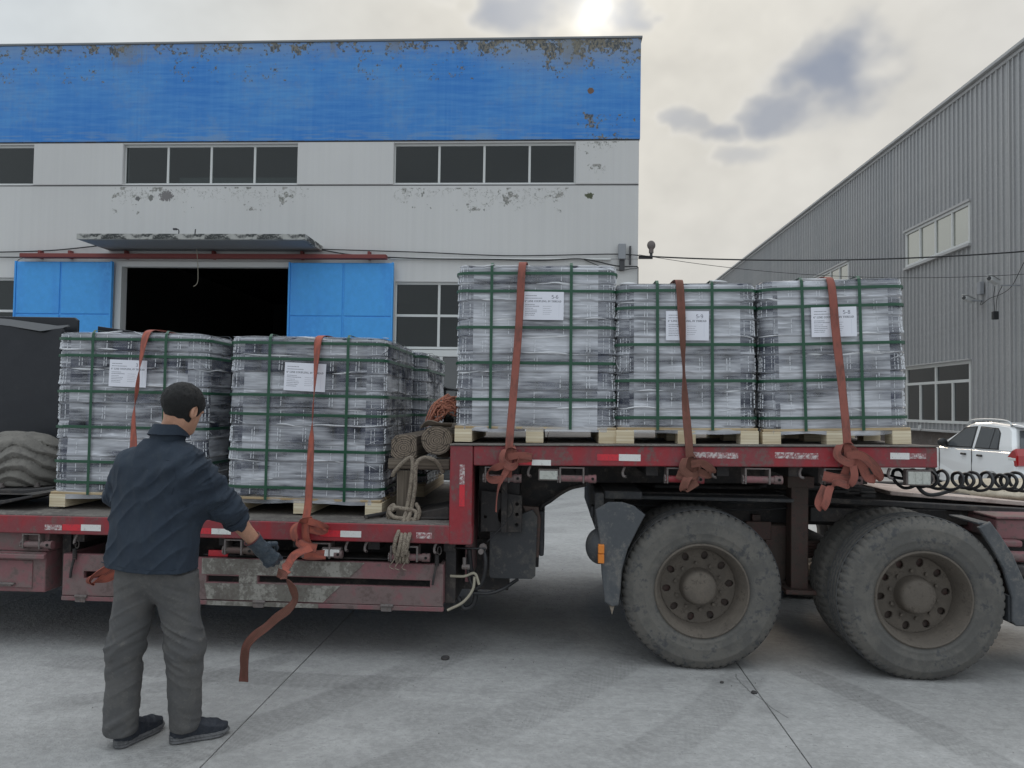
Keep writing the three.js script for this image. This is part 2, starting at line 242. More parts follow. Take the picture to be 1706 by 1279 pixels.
  M.jacket = Std({ map: worn([.018, .029, .047], [.021, .033, .051], .5, [.027, .038, .053], .2, 2, 51), roughness: .85, bumpMap: weave, bumpScale: .0006 });
  M.trousers = Std({ map: worn([.088, .087, .088], [.103, .1, .098], .5, [.125, .12, .113], .2, 2, 52), roughness: .9, bumpMap: weave, bumpScale: .0006 });
  M.skin = Phy({ map: worn([.44, .235, .155], [.5, .27, .18], .5, [.4, .2, .14], .2, 8, 53), roughness: .55, sheen: .2 });
  M.mirrorGlass = Std({ color: lin(.46, .46, .42), metalness: .92, roughness: .035 });
  M.hair = Std({ map: worn([.006, .0055, .006], [.009, .0085, .009], .5, [.012, .011, .011], .2, 20, 54), roughness: .7, bumpMap: grainBump(26), bumpScale: .004 });
  M.glove = Std({ map: worn([.035, .05, .068], [.05, .065, .08], .5, [.085, .1, .11], .25, 10, 55), roughness: .42, bumpMap: grainBump(12), bumpScale: .001 });
  M.shoe = Std({ map: worn([.016, .02, .03], [.024, .028, .038], .5, [.05, .05, .055], .2, 8, 56), roughness: .7 });
  M.sole = Std({ map: worn([.14, .14, .145], [.1, .1, .105], .5, [.07, .07, .07], .3, 8, 57), roughness: .85 });
  M.carPaint = Phy({ color: lin(.88, .89, .9), roughness: .3, clearcoat: .8, clearcoatRoughness: .06 });
  M.carGlass = Phy({ color: lin(.11, .12, .13), roughness: .04, ior: 1.6, transmission: .2, thickness: 0 });
  M.carBlack = Std({ color: lin(.02, .02, .022), roughness: .5 });
  M.tailLamp = Phy({ color: lin(.38, .008, .01), roughness: .1, clearcoat: 1 });
  M.chrome = Std({ color: lin(.6, .6, .6), roughness: .2, metalness: .9 });
}

// stretch film: milky in long horizontal wrinkles, nearly clear between them
const filmTex = (seed, lo, hi) => {
  const w = 1024, h = 1024, a = noise(w, h, 3, 34, 6, seed, .62), b = noise(w, h, 3, 9, 3, seed + 1, .42), c = noise(w, h, 4, 120, 3, seed + 2, .6), e = noise(w, h, 9, 70, 4, seed + 4, .6);
  const alpha = grayTex(w, h, (i) => { const m = a[i] * .16 + b[i] * .84; return clamp(lerp(lo, hi, smooth(.3, .68, m)) + .42 * (a[i] - .5) + .34 * (c[i] - .5) + .3 * (e[i] - .5) + .22 * smooth(.6, .74, a[i] * .5 + e[i] * .5), .05, .93); });
  const bump = grayTex(w, h, (i) => a[i] * .5 + c[i] * .25 + e[i] * .25);
  return { alpha, bump };
};
const filmMats = [[61, .18, .62], [71, .36, .75], [81, .16, .46]].map(([s, lo, hi]) => { const t = filmTex(s, lo, hi); return Phy({ color: lin(.70, .715, .765), transparent: true, alphaMap: t.alpha, bumpMap: t.bump, bumpScale: .006, roughness: .11 }); });
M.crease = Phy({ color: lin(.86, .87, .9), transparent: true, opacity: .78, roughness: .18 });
M.creaseGlint = Phy({ color: lin(.82, .84, .88), transparent: true, opacity: .85, roughness: .18 });  // pale colour for painted glints at coupling joints and thin corner creases

// ---------------------------------------------------------------- ground: cast concrete slabs on a wide sheet
{
  const S = 2048, A = noise(S, S, 5, 5, 7, 101, .55), B = noise(S, S, 40, 40, 5, 103, .65), C = noise(S, S, 256, 256, 3, 105, .7), T = noise(S, S, 4, 70, 4, 107, .6), K = noise(S, S, 12, 12, 5, 109, .5);
  const tracks = [[[-2.0, -3.1], [-.4, -5.4], .16], [[-.95, -3.1], [.65, -5.2], .17], [[.1, -3.2], [1.3, -4.9], .15], [[2.2, -3.3], [1.5, -5.0], .12], [[-3.3, -4.6], [-.4, -4.4], .13], [[-2.7, -3.9], [-1.6, -4.9], .1]];
  const stains = [[-1.0, -3.75, .16], [.35, -3.7, .2], [1.02, -4.62, .12], [1.24, -4.2, .1], [-2.6, -3.9, .2], [-1.2, -4.3, .12], [1.9, -3.9, .2], [.5, -4.5, .2]];
  const tex = colorTex(S, S, (i, u, v, o) => {
    let x = u * 8, z = v * 8; x = x > 4 ? x - 8 : x; z -= 8;                                   // where the tile lies round the truck
    let m = .33 + .12 * (A[i] - .5) + .07 * (B[i] - .5) + .15 * (C[i] - .5) + .05 * (T[i] - .5);
    if (z > -6.5 && z < -2.8) {
      for (const [p, q, w] of tracks) { const dx = q[0] - p[0], dz = q[1] - p[1], t = clamp(((x - p[0]) * dx + (z - p[1]) * dz) / (dx * dx + dz * dz)), bend = .09 * Math.sin(t * 3.1), e = Math.abs(((x - p[0]) * dz - (z - p[1]) * dx) / Math.hypot(dx, dz) + bend); if (t > 0 && t < 1) { const k = (1 - smooth(w * .75, w, e)) * smooth(0, .1, t) * smooth(1, .85, t); const along = t * Math.hypot(dx, dz), rib = .5 + .5 * Math.sign(Math.sin(e * 130)) * Math.sign(Math.sin((along + e * .8) * 120)); m *= 1 - k * (.15 + .10 * rib) * smooth(.3, .6, B[i] * .5 + A[i] * .5); } }
      for (const [sx, sz, r] of stains) { const e = Math.hypot(x - sx, (z - sz) * 1.4) / r + (A[i] - .5) * 1.6 + (B[i] - .5); m *= 1 - .12 * (1 - smooth(.2, 1.3, e)); }
      const cr = Math.abs(x - 1.24 - .12 * Math.sin(z * 3) - .2 * (K[i] - .5)); if (z > -4.75 && z < -4.1 && cr < .004) m *= .5;
    }
    if (C[i] > .77) m *= .78; if (B[i] > .7) m *= .93; if (C[i] < .27) m *= 1.1; m *= .92 + .16 * smooth(.38, .6, K[i]);
    o[0] = m * 1.015; o[1] = m; o[2] = m * .98;
  }, 1 / 8, 1 / 8);
  const bump = grayTex(1024, 1024, (() => { const a = noise(1024, 1024, 60, 60, 5, 111, .75), b = noise(1024, 1024, 10, 120, 3, 113, .6); return (i) => a[i] * .75 + b[i] * .25; })(), 1 / 2, 1 / 2);
  M.concrete = Std({ map: tex, roughness: .82, bumpMap: bump, bumpScale: .010 });
  M.soil = Std({ map: tex, roughness: .95, color: lin(.8, .8, .8) });
  const ground = mesh('ground', [new THREE.PlaneGeometry(700, 700).rotateX(-Math.PI / 2).translate(0, -.03, -100)], M.soil, scene, false, false); ground.userData.kind = 'structure';
  const slabG = (w, d) => box(w - .006, .05, d - .006, 0, 0, 0, .003);
  for (let c = -8; c < 7; c++) for (let k = 0; k < 6; k++) {
    const x0 = -1.57 + c * 2.79, z1 = 3 - k * 6, g = slabG(2.79, 6).translate(x0 + 1.395, -.0255 + (hash3(c + 20, k, 3) - .5) * .002, z1 - 3);
    mesh('concrete_slab', [g], M.concrete, ground, false, false);
  }
  // loose grit, thicker by the wheel tracks
  const r = rng(5), n = 2600, inst = new THREE.InstancedMesh(new THREE.IcosahedronGeometry(1, 0), Std({ color: lin(.3, .29, .28), roughness: .9 }), n), q = new THREE.Matrix4(), e = new THREE.Euler(), qu = new THREE.Quaternion();
  for (let i = 0; i < n; i++) {
    let x = -4 + r() * 8, z = -8 + r() * 5.3; if (i < 1500) { x = -.25 + (r() + r() - 1) * .7; z = -6.4 + (r() + r() - 1) * 2.4; }
    const s = .0015 + .004 * r() * r() * r(); qu.setFromEuler(e.set(r() * 6, r() * 6, r() * 6)); q.compose(new THREE.Vector3(x, s * .4, z), qu, new THREE.Vector3(s, s * .7, s)); inst.setMatrixAt(i, q); const t = .3 + r() * 1.1; inst.setColorAt(i, new THREE.Color().setRGB(t, t, t));
  }
  inst.name = 'grit'; inst.userData = { kind: 'stuff', label: 'loose grit and small stones scattered over the concrete yard', category: 'gravel' }; inst.castShadow = inst.receiveShadow = true; scene.add(inst);
  for (const [x, z, s, l] of [[-.677, -4.827, .02, 'small dark clod lying on bare concrete below the toolbox end'], [1.19, -4.43, .014, 'flattened dark scrap on the concrete before the left rear wheel'], [1.04, -4.58, .009, 'tiny dark crumb beside the tread of the left rear wheel']]) {
    const g = new THREE.IcosahedronGeometry(s, 2), p = g.attributes.position; for (let i = 0; i < p.count; i++) { const k = .7 + .6 * n3(p.getX(i) * 70 + 5, p.getY(i) * 70 + x * 9, p.getZ(i) * 70); p.setXYZ(i, p.getX(i) * k * 1.35, p.getY(i) * k * .8 + s * .4, p.getZ(i) * k); }
    g.computeVertexNormals(); const m = mesh('dirt_clod', [g.translate(x, 0, z)], M.darkSteel); tag(m, l, 'clod');
  }
}

// ---------------------------------------------------------------- the blue and white factory hall, 16 m off
const ZW = -16;
{
  const b = thing('factory_hall', 'long grey factory hall with a peeling blue painted band under its roof edge', 'factory hall', [0, 0, ZW]);
  const X0 = -22, X1 = 1.79, W = X1 - X0;
  const streak = noise(1024, 512, 160, 3, 4, 201, .6), pa = noise(1024, 512, 20, 10, 6, 203, .6), pb = noise(1024, 512, 80, 40, 4, 205, .65), soft = noise(1024, 512, 7, 4, 5, 207, .5), wip = noise(1024, 512, 12, 70, 4, 209, .6);
  // weathering noise looked up in metres
  const at = (N, x, y, sx, sy) => { const u = ((x / sx) % 1 + 1) % 1, v = ((y / sy) % 1 + 1) % 1; return N[Math.floor(v * 511.99) * 1024 + Math.floor(u * 1023.99)]; };
  const TW = 2048, TH = 832, whiteMap = colorTex(TW, TH, (i, u, v, o) => {
    const x = -14.5 + u * 16.4, y = v * 7.5;
    let m = .615 + .04 * (at(streak, x, y, 9, 14) - .5) + .08 * (at(soft, x, y, 11, 9) - .5); let r = m, g = m * .99, bl = m * .975;
    const p = at(pa, x, y, 5, 2.5) * .6 + at(pb, x, y, 5, 2.5) * .4;
    let peel = 0; // flaking right under the upper windows
    const under = (a, e, top, depth, k) => { if (x > a && x < e && y < top && y > top - depth) { const fall = 1 - (top - y) / depth, ed = Math.min(smooth(a, a + .3, x), smooth(e, e - .3, x)), ridge = Math.abs(at(pa, x, y, 2.6, 1.5) - .5); peel = Math.max(peel, (1 - smooth(.006, .014 + k * .1, ridge)) * smooth(.35, .75, fall * ed + (at(soft, x, y, 3, 3) - .5)) * .9, smooth(.685 - k, .715 - k, p + .09 * fall * ed)); }; };
    under(-10.0, -8.0, 6.46, .7, .03); under(-8.4, -5.2, 6.46, .55, .0); under(-3.8, -1.9, 6.44, .5, .06); under(-2.4, .4, 6.44, .7, .0); under(.45, 1.5, 7.45, .4, .03); under(.6, 1.2, 6.95, .35, .04);
    if (peel > 0) { const d = at(pb, x + 3, y, 1.7, 1.7) > .52 ? [.13, .135, .12] : [.3, .29, .265]; r = lerp(r, d[0], peel * .85); g = lerp(g, d[1], peel * .85); bl = lerp(bl, d[2], peel * .85); }
    const sp = (cx, cy, rx, ry, c) => { const e = Math.hypot((x - cx) / rx, (y - cy) / ry) + (at(pb, x, y, 1.5, 1.5) - .5) * 1.3; if (e < 1) { r = c[0]; g = c[1]; bl = c[2]; } };
    sp(-8.73, 6.27, .16, .12, [.2, .19, .19]); sp(-9.4, 6.2, .05, .05, [.16, .16, .16]); sp(-9.1, 6.22, .06, .06, [.2, .2, .19]); sp(.73, 6.26, .09, .06, [.09, .1, .06]); sp(-5.95, 5.27, .09, .04, [.1, .1, .1]);
    o[0] = r; o[1] = g; o[2] = bl;
  }, 1 / 16.4, 1 / 7.5); whiteMap.offset.set(14.5 / 16.4, 0);
  const blueMap = colorTex(2048, 320, (i, u, v, o) => {
    const x = -14.5 + u * 16.4, y = v * 2.4, top = 2.22 - y;                         // y from the lower edge of the band
    const w1 = at(wip, x, y, 6, 3), w2 = at(soft, x, y, 6, 5), s = at(streak, x, y, 7, 9);
    let t = clamp(.5 + 1.2 * (w1 - .5) + 1.1 * (w2 - .5) + .5 * (s - .5)); let r = lerp(.026, .075, t), g = lerp(.2, .29, t), bl = lerp(.6, .66, t);
    const p = at(pa, x, y, 4.2, 2.1) * .55 + at(pb, x, y, 4.2, 2.1) * .45;
    const heavy = smooth(-2.6, -.4, x), chalk = clamp(smooth(.5 + .45 * heavy, 0, top + (p - .5) * .9) * (.55 + .45 * heavy) + .2 * smooth(.48, .66, w2 * .4 + p * .6) + .35 * smooth(.5, .0, y) * smooth(.45, .62, w1)); // chalky faded paint
    r = lerp(r, .24, chalk * .8); g = lerp(g, .29, chalk * .8); bl = lerp(bl, .37, chalk * .8);
    const moss = smooth(.575, .62, p + .17 * (1 - smooth(0, .5 + .35 * heavy, top)) * (.55 + .6 * heavy) - .06 + (x > .6 && y < .55 ? .06 : 0)) * (top < .9 || (x > .4 && y < .6) ? 1 : 0);
    const q = at(pb, x + 1, y, 2, 2); const c = q > .52 ? [.05, .052, .048] : [.2, .17, .11]; r = lerp(r, c[0], moss * .9); g = lerp(g, c[1], moss * .9); bl = lerp(bl, c[2], moss * .9);
    for (const [cx, wd, ln] of [[-9.75, .4, .75], [-8.05, .12, .3], [-5.0, .07, .3], [.35, .3, .9], [-3.6, .2, .4]]) { const e = Math.abs(x - cx) / wd + (p - .5) * 1.6; const k = (1 - smooth(.2, 1.3, e + (at(streak, x, y, 4, 9) - .5) * 1.5)) * (1 - smooth(ln * .2, ln, top + (p - .5) * .8)) * .5; r = lerp(r, .2, k); g = lerp(g, .19, k); bl = lerp(bl, .15, k); }
    const e = Math.hypot((x - .73) / .07, (y - 1.07) / .07) + (p - .5); if (e < 1) { r = .16; g = .09; bl = .06; }
    o[0] = r; o[1] = g; o[2] = bl;
  }, 1 / 16.4, 1 / 2.4); blueMap.offset.set(14.5 / 16.4, -7.49 / 2.4);
  const wb = grainBump(3);
  const white = Std({ map: whiteMap, roughness: .8, bumpMap: wb, bumpScale: .002 }), blue = Std({ map: blueMap, roughness: .6, bumpMap: wb, bumpScale: .002 });
  const wins = [[-15.8, -11.86], [-9.755, -5.755], [-3.583, .416]];
  const holes = wins.map(([a, c]) => rect(a, c, 6.52, 7.44)).concat([rect(-9.73, -5.84, .0, 4.68), rect(-3.5, -.6, 0, 4.36), rect(-15.2, -12.02, 2.9, 4.4)]);
  holes[3][0][1] = holes[3][1][1] = .02; holes[4][0][1] = holes[4][1][1] = .02;
  mesh('wall', [ext(rect(X0, X1, 0, 7.49), .24, 0, holes).translate(0, 0, -.24)], white, b, false, false);
  mesh('painted_band', [bb(X0, X1 + .02, 7.49, 9.71, -.24, .03, .01)], blue, b, false, false);
  mesh('coping', [bb(X0, X1 + .05, 9.712, 9.76, -.3, .05, .01)], M.roof, b);
  // smooth infill panels between the upper windows
  for (const [a, c] of [[-11.85, -9.765], [-5.745, -3.593], [.426, 1.785]]) mesh('wall_panel', [bb(a, c, 6.515, 7.46, -.02, .018, .006)], white, b, false, false);
  mesh('wall_panel', [bb(X0, X1, 4.87, 4.886, -.01, .006, .003)], M.trim, b);
  mesh('joint_shade', [bb(X0, X1, 6.486, 6.506, -.01, .004, 0)], M.darkTrim, b); mesh('joint_shade', [bb(X0, X1, 7.468, 7.488, -.01, .006, 0)], M.darkTrim, b);  // shade of the open panel joints, put in as dark strips
  // other sides, roof and floor, so that the hall is dark inside
  mesh('side_wall', [bb(X1 - .24, X1, 0, 9.7, -40, -.243, .01)], white, b, false, false);
  mesh('side_wall', [bb(X0, X0 + .24, 0, 9.7, -40, -.243, 0), bb(X0, X1, 0, 9.7, -40.3, -40.003, 0)], M.interior, b);
  mesh('roof', [bb(X0 + .25, X1 - .25, 9.3, 9.5, -40, -.25, 0)], M.roof, b);
  mesh('inner_floor', [bb(X0 + .25, X1 - .25, -.02, .012, -40, -.25, 0)], M.interior, b);
  const win = (x0, x1, y0, y1, nx, ny, fr = .05, z = -.1, glass = M.glass, mat = M.frameWhite) => {
    const geos = [bb(x0, x1, y0, y0 + fr, z - .03, z + .03), bb(x0, x1, y1 - fr, y1, z - .03, z + .03)], w = (x1 - x0) / nx, h = (y1 - y0) / ny;
    for (let i = 0; i <= nx; i++) geos.push(bb(Math.max(x0, x0 + i * w - fr / 2), Math.min(x1, x0 + i * w + fr / 2), y0 + fr, y1 - fr, z - .028, z + .028));
    for (let j = 1; j < ny; j++) for (let i = 0; i < nx; i++) geos.push(bb(x0 + i * w + fr / 2, x0 + (i + 1) * w - fr / 2, y0 + j * h - fr / 2, y0 + j * h + fr / 2, z - .026, z + .026));
    const f = mesh('window', geos, mat, b); for (let i = 0; i < nx; i++) for (let j = 0; j < ny; j++) mesh('pane', [bb(x0 + i * w + .012, x0 + (i + 1) * w - .012, y0 + j * h + .012, y0 + (j + 1) * h - .012, z - .003 + hash3(i, j, 5) * .006, z + .004 + hash3(i, j, 5) * .006, 0)], glass, f); return f;
  };
  for (const [a, c] of wins) win(a, c, 6.52, 7.44, 4, 1);
  win(-3.5, -.6, 2.88, 4.36, 3, 2, .055); win(-15.2, -12.02, 2.9, 4.4, 3, 2, .055);
  // cloudy reflection in the middle bay panes, put in as a low pale sheet
  mesh('reflection_sheet', [bb(-8.75, -5.8, 6.52, 6.86, -.6, -.59, 0)], Std({ color: lin(.34, .34, .33), roughness: .9 }), b);
  // entrance below the right lower window
  { const f = mesh('door_frame', [bb(-3.5, -.6, 2.72, 2.86, -.14, .0), bb(-2.5, -2.42, .02, 2.72, -.14, -.01), bb(-3.5, -3.44, .02, 2.72, -.14, -.02)], M.frameWhite, b); mesh('pane', [bb(-2.42, -.6, .03, 2.71, -.08, -.072, 0)], M.smoke, f); mesh('pane', [bb(-3.44, -2.5, .03, 2.71, -.08, -.072, 0)], M.smoke, f); }
  // doorway with its pale frame, rail and two sliding leaves
  mesh('doorway_frame', [bb(-9.84, -9.7, 0, 4.78, -.1, .03), bb(-5.86, -5.76, 0, 4.78, -.1, .03), bb(-9.7, -5.86, 4.66, 4.78, -.1, .028)], M.frame, b);
  mesh('door_rail', [bb(-11.9, -3.65, 4.81, 4.9, .12, .3, .01), ...[-11.6, -10.9, -9.6, -7.6, -5.6, -4.1].map((x) => bb(x, x + .06, 4.82, 5.0, .01, .13, .004))], M.railRed, b);
  const leaf = (x0, x1, xm, seams) => { const d = mesh('sliding_door', [bb(x0, x1, .04, 4.74, .1, .15, .01)], M.doorBlue, b); for (const [a, c, e, f] of [[x0, xm, 3.56, 4.74], [xm, x1, 3.56, 4.74], [x0, xm, 1.9, 3.56], [xm, x1, 1.9, 3.56], [x0, xm, .04, 1.9], [xm, x1, .04, 1.9]]) mesh('door_panel', [bb(a + .035, c - .008, e + .012, f - .012, .145, .168, .01)], M.doorBlue, d); mesh('door_edge', [bb(x0 - .02, x0 + .02, .04, 4.75, .09, .172), bb(x1 - .02, x1 + .02, .04, 4.75, .09, .172)], M.doorBlue, d); };
  leaf(-12.08, -9.86, -11.03); leaf(-5.82, -3.53, -4.62);
  // canopy slab over the doorway
  mesh('canopy', [bb(-10.02, -5.14, 5.02, 5.14, 1.09, 1.15, .006), bb(-5.2, -5.14, 5.02, 5.14, .0, 1.089, .006), bb(-10.02, -9.96, 5.02, 5.14, .0, 1.089, .006)], M.concreteEdge, b); mesh('canopy_slab', [bb(-9.959, -5.201, 5.012, 5.13, .0, 1.089, .004)], M.roof, b);
  mesh('canopy_hook', [tube([[-7.9, 5.14, 1.0], [-7.9, 5.25, 1.0], [-7.96, 5.28, 1.0]], .012, 8, 6), bb(-8.02, -7.94, 5.25, 5.29, .98, 1.02)], M.darkTrim, b); mesh('canopy_hook', [tube([[-7.55, 5.14, 1.0], [-7.54, 5.27, 1.0]], .012, 4, 6)], M.darkTrim, b);
  mesh('cable', [tube([[-7.75, 4.96, .5], [-7.74, 4.6, .45], [-7.76, 4.25, .4], [-7.85, 4.16, .4]], .008, 16, 5)], M.paleHose, b);
  mesh('conduit', [cyl(.022, 4.8, 'x', -1.2, 4.86, .04, 8)], M.frameWhite, b);
  mesh('cable', [tube([[-5.2, 5.05, .06], [-4.4, 4.93, .06], [-3, 4.86, .06], [-1.5, 4.845, .07], [-.3, 4.83, .06], [.6, 4.86, .06], [1.3, 4.72, .06], [1.78, 4.7, .06]], .014, 60, 6), tube([[-5.2, 5.06, .05], [-3, 5.0, .05], [-1, 4.93, .05], [1.2, 4.97, .06], [1.8, 4.94, .08]], .012, 40, 6), tube([[-13.5, 4.95, .05], [-11.5, 5.0, .06], [-10.2, 5.12, .06]], .014, 20, 6), tube([[-13.5, 4.88, .04], [-12.1, 4.85, .05], [-11.9, 4.92, .05]], .01, 16, 6), tube([[-11.95, 4.85, .08], [-12.12, 4.72, .08], [-12.13, 4.2, .08]], .008, 16, 5), tube([[.6, 4.86, .05], [1.0, 4.7, .06], [1.4, 4.62, .06], [1.75, 4.66, .06], [1.79, 4.5, .06], [1.78, 2, .06]], .009, 30, 5)], M.cable, b);
  mesh('junction_box', [box(.16, .34, .12, 1.44, 5.02, .07, .02).rotateZ(0)], M.greyBox, b);
  mesh('meter', [bb(1.39, 1.5, 4.62, 4.84, .0, .08), bb(1.6, 1.64, 4.75, 5.15, .0, .06)], M.darkTrim, b);
  const fl = mesh('lamp_bracket', [cyl(.03, .3, 'x', 1.95, 4.9, .03, 8), cyl(.03, .16, 'y', 2.07, 4.97, .03, 8)], M.darkTrim, b); mesh('floodlight', [new THREE.SphereGeometry(.09, 16, 12).scale(1, 1.15, .7).translate(2.07, 5.17, .03), cyl(.05, .1, 'y', 2.07, 5.05, .03, 12)], M.greySteel, b);
}

// ---------------------------------------------------------------- the grey corrugated hall on the right
{
  const XW = 11.3, h = thing('corrugated_hall', 'tall grey corrugated steel warehouse with long white framed windows', 'warehouse', [XW, 0, 0]);
  const P = .92, Z0 = -20.6, EV = 10.6, prof = []; // one sheet: four ribs standing out towards the yard
  for (let k = 0; k < 4; k++) { const z = k * .23; prof.push([z, 0], [z + .15, 0], [z + .158, -.042], [z + .2, -.042], [z + .216, 0]); } prof.push([.92, 0]);
  const sheet = (y0, y1) => { const pos = []; for (let i = 0; i < prof.length - 1; i++) { const [a, p] = prof[i], [c, q] = prof[i + 1]; pos.push(p, y0, -a, p, y1, -a, q, y1, -c, p, y0, -a, q, y1, -c, q, y0, -c); } const g = new THREE.BufferGeometry(); g.setAttribute('position', new THREE.Float32BufferAttribute(pos, 3)); g.computeVertexNormals(); return metreUV(g); };
  const cache = {}, bays = []; for (let k = 0; k < 5; k++) bays.push(-20.6 - k * 8.28 + (k === 4 ? 41.4 - .92 : 0));
  const inBay = (z) => { for (const zb of bays) if (z < zb + .01 && z > zb - 3.67) return true; return false; };
  const mats = [0, 1, 2].map((i) => { const m = M.corrugated.clone(); m.color = lin(1 - i * .035, 1 - i * .03, 1 - i * .025); return m; });
  for (let k = -10; k < 44; k++) {
    const z = Z0 - k * P, win = inBay(z - .4), spans = win ? [[1.16, 1.35], [3.09, 6.28], [7.42, EV]] : [[1.16, EV]];
    spans.forEach(([a, c], j) => put('cladding_sheet', cache[a + '_' + c] ??= sheet(a, c), mats[(k + 30) % 3 === 0 ? 1 : (k * 7 + 70) % 5 === 0 ? 2 : 0], h, (k & 1) * -.003, 0, z));
  }
  const ZA = Z0 + 10 * P, ZB = Z0 - 44 * P;
  mesh('plinth', [bb(-.12, .1, 0, 1.1, ZB, ZA, .01)], M.plinth, h); mesh('plinth_ledge', [bb(-.26, .08, 1.102, 1.16, ZB, ZA, .008)], M.trim, h);
  mesh('gutter', [bb(-.16, .06, EV - .02, EV + .08, ZB, ZA, .02)], M.trim, h); mesh('eave_flashing', [bb(-.06, .05, EV - .12, EV - .025, ZB, ZA, .01)], M.trim, h);
  mesh('roof', [ext([[-.05, EV], [9, EV + 3], [18, EV], [18, EV + .1], [9, EV + 3.12], [-.05, EV + .1]], ZA - ZB, 0).translate(0, 0, ZB)], M.roof, h);
  mesh('rear_wall', [bb(17.8, 18, 0, EV, ZB, ZA, 0), bb(.1, 17.8, 0, EV, ZB, ZB + .2, 0), bb(.1, 17.8, 0, EV, ZA - .2, ZA, 0)], M.corrugated, h);
  mesh('inner_floor', [bb(.12, 17.7, 0, .01, ZB + .25, ZA - .25, 0)], M.interior, h);
  for (const zb of bays) {
    const long = zb > -50; const z1 = zb, z0 = zb - 3.68;
    const up = mesh('window', [bb(-.05, .05, 6.28, 6.36, z0, z1), bb(-.05, .05, 7.34, 7.42, z0, z1), ...[0, 1, 2, 3, 4].map((i) => { const z = lerp(z0, z1, i / 4), a = i === 0 ? 0 : i === 4 ? -.08 : -.035; return bb(-.045, .045, 6.36, 7.34, z + a, z + a + .075); })], M.frameWhite, h);
    for (let i = 0; i < 4; i++) mesh('pane', [bb(-.006 + .004 * (i & 1), .0 + .004 * (i & 1), 6.33, 7.37, lerp(z0, z1, i / 4) + .02, lerp(z0, z1, (i + 1) / 4) - .02, 0)], M.mirrorGlass, up);
    mesh('window_flashing', [bb(-.1, .03, 7.423, 7.49, z0 - .05, z1 + .05), bb(-.12, .03, 6.2, 6.277, z0 - .05, z1 + .05)], M.trim, h);
    const lo = mesh('window', [bb(-.05, .05, 1.35, 1.43, z0, z1), bb(-.05, .05, 3.0, 3.09, z0, z1), bb(-.046, .046, 2.5, 2.58, z0 + .07, z1 - .07), ...[0, .25, .5, .75, 1].map((t) => { const z = lerp(z0, z1, t), a = t === 0 ? 0 : t === 1 ? -.08 : -.04; return bb(-.045, .045, 1.43, t === .25 || t === .75 ? 2.5 : 3.0, z + a, z + a + .08); })], M.frameWhite, h);
    for (let i = 0; i < 4; i++) mesh('pane', [bb(-.006 + .004 * (i & 1), .0 + .004 * (i & 1), 1.4, 2.53, lerp(z0, z1, i / 4) + .02, lerp(z0, z1, (i + 1) / 4) - .02, 0)], M.smoke, lo);
    for (let i = 0; i < 2; i++) mesh('pane', [bb(.002, .007, 2.55, 3.05, lerp(z0, z1, i / 2) + .02, lerp(z0, z1, (i + 1) / 2) - .02, 0)], M.smoke, lo);
    mesh('window_flashing', [bb(-.14, .03, 3.093, 3.13, z0 - .06, z1 + .06)], M.trim, h);
    if (long) mesh('curtain', [bb(.5, .52, 1.2, 3.1, z0, z1, 0)], Std({ color: lin(.3, .28, .26), roughness: .95 }), h);
  }
  mesh('sheet_corner_seam', [bb(-.045, .01, 1.17, EV, -18.9, -18.86)], M.trim, h);
}

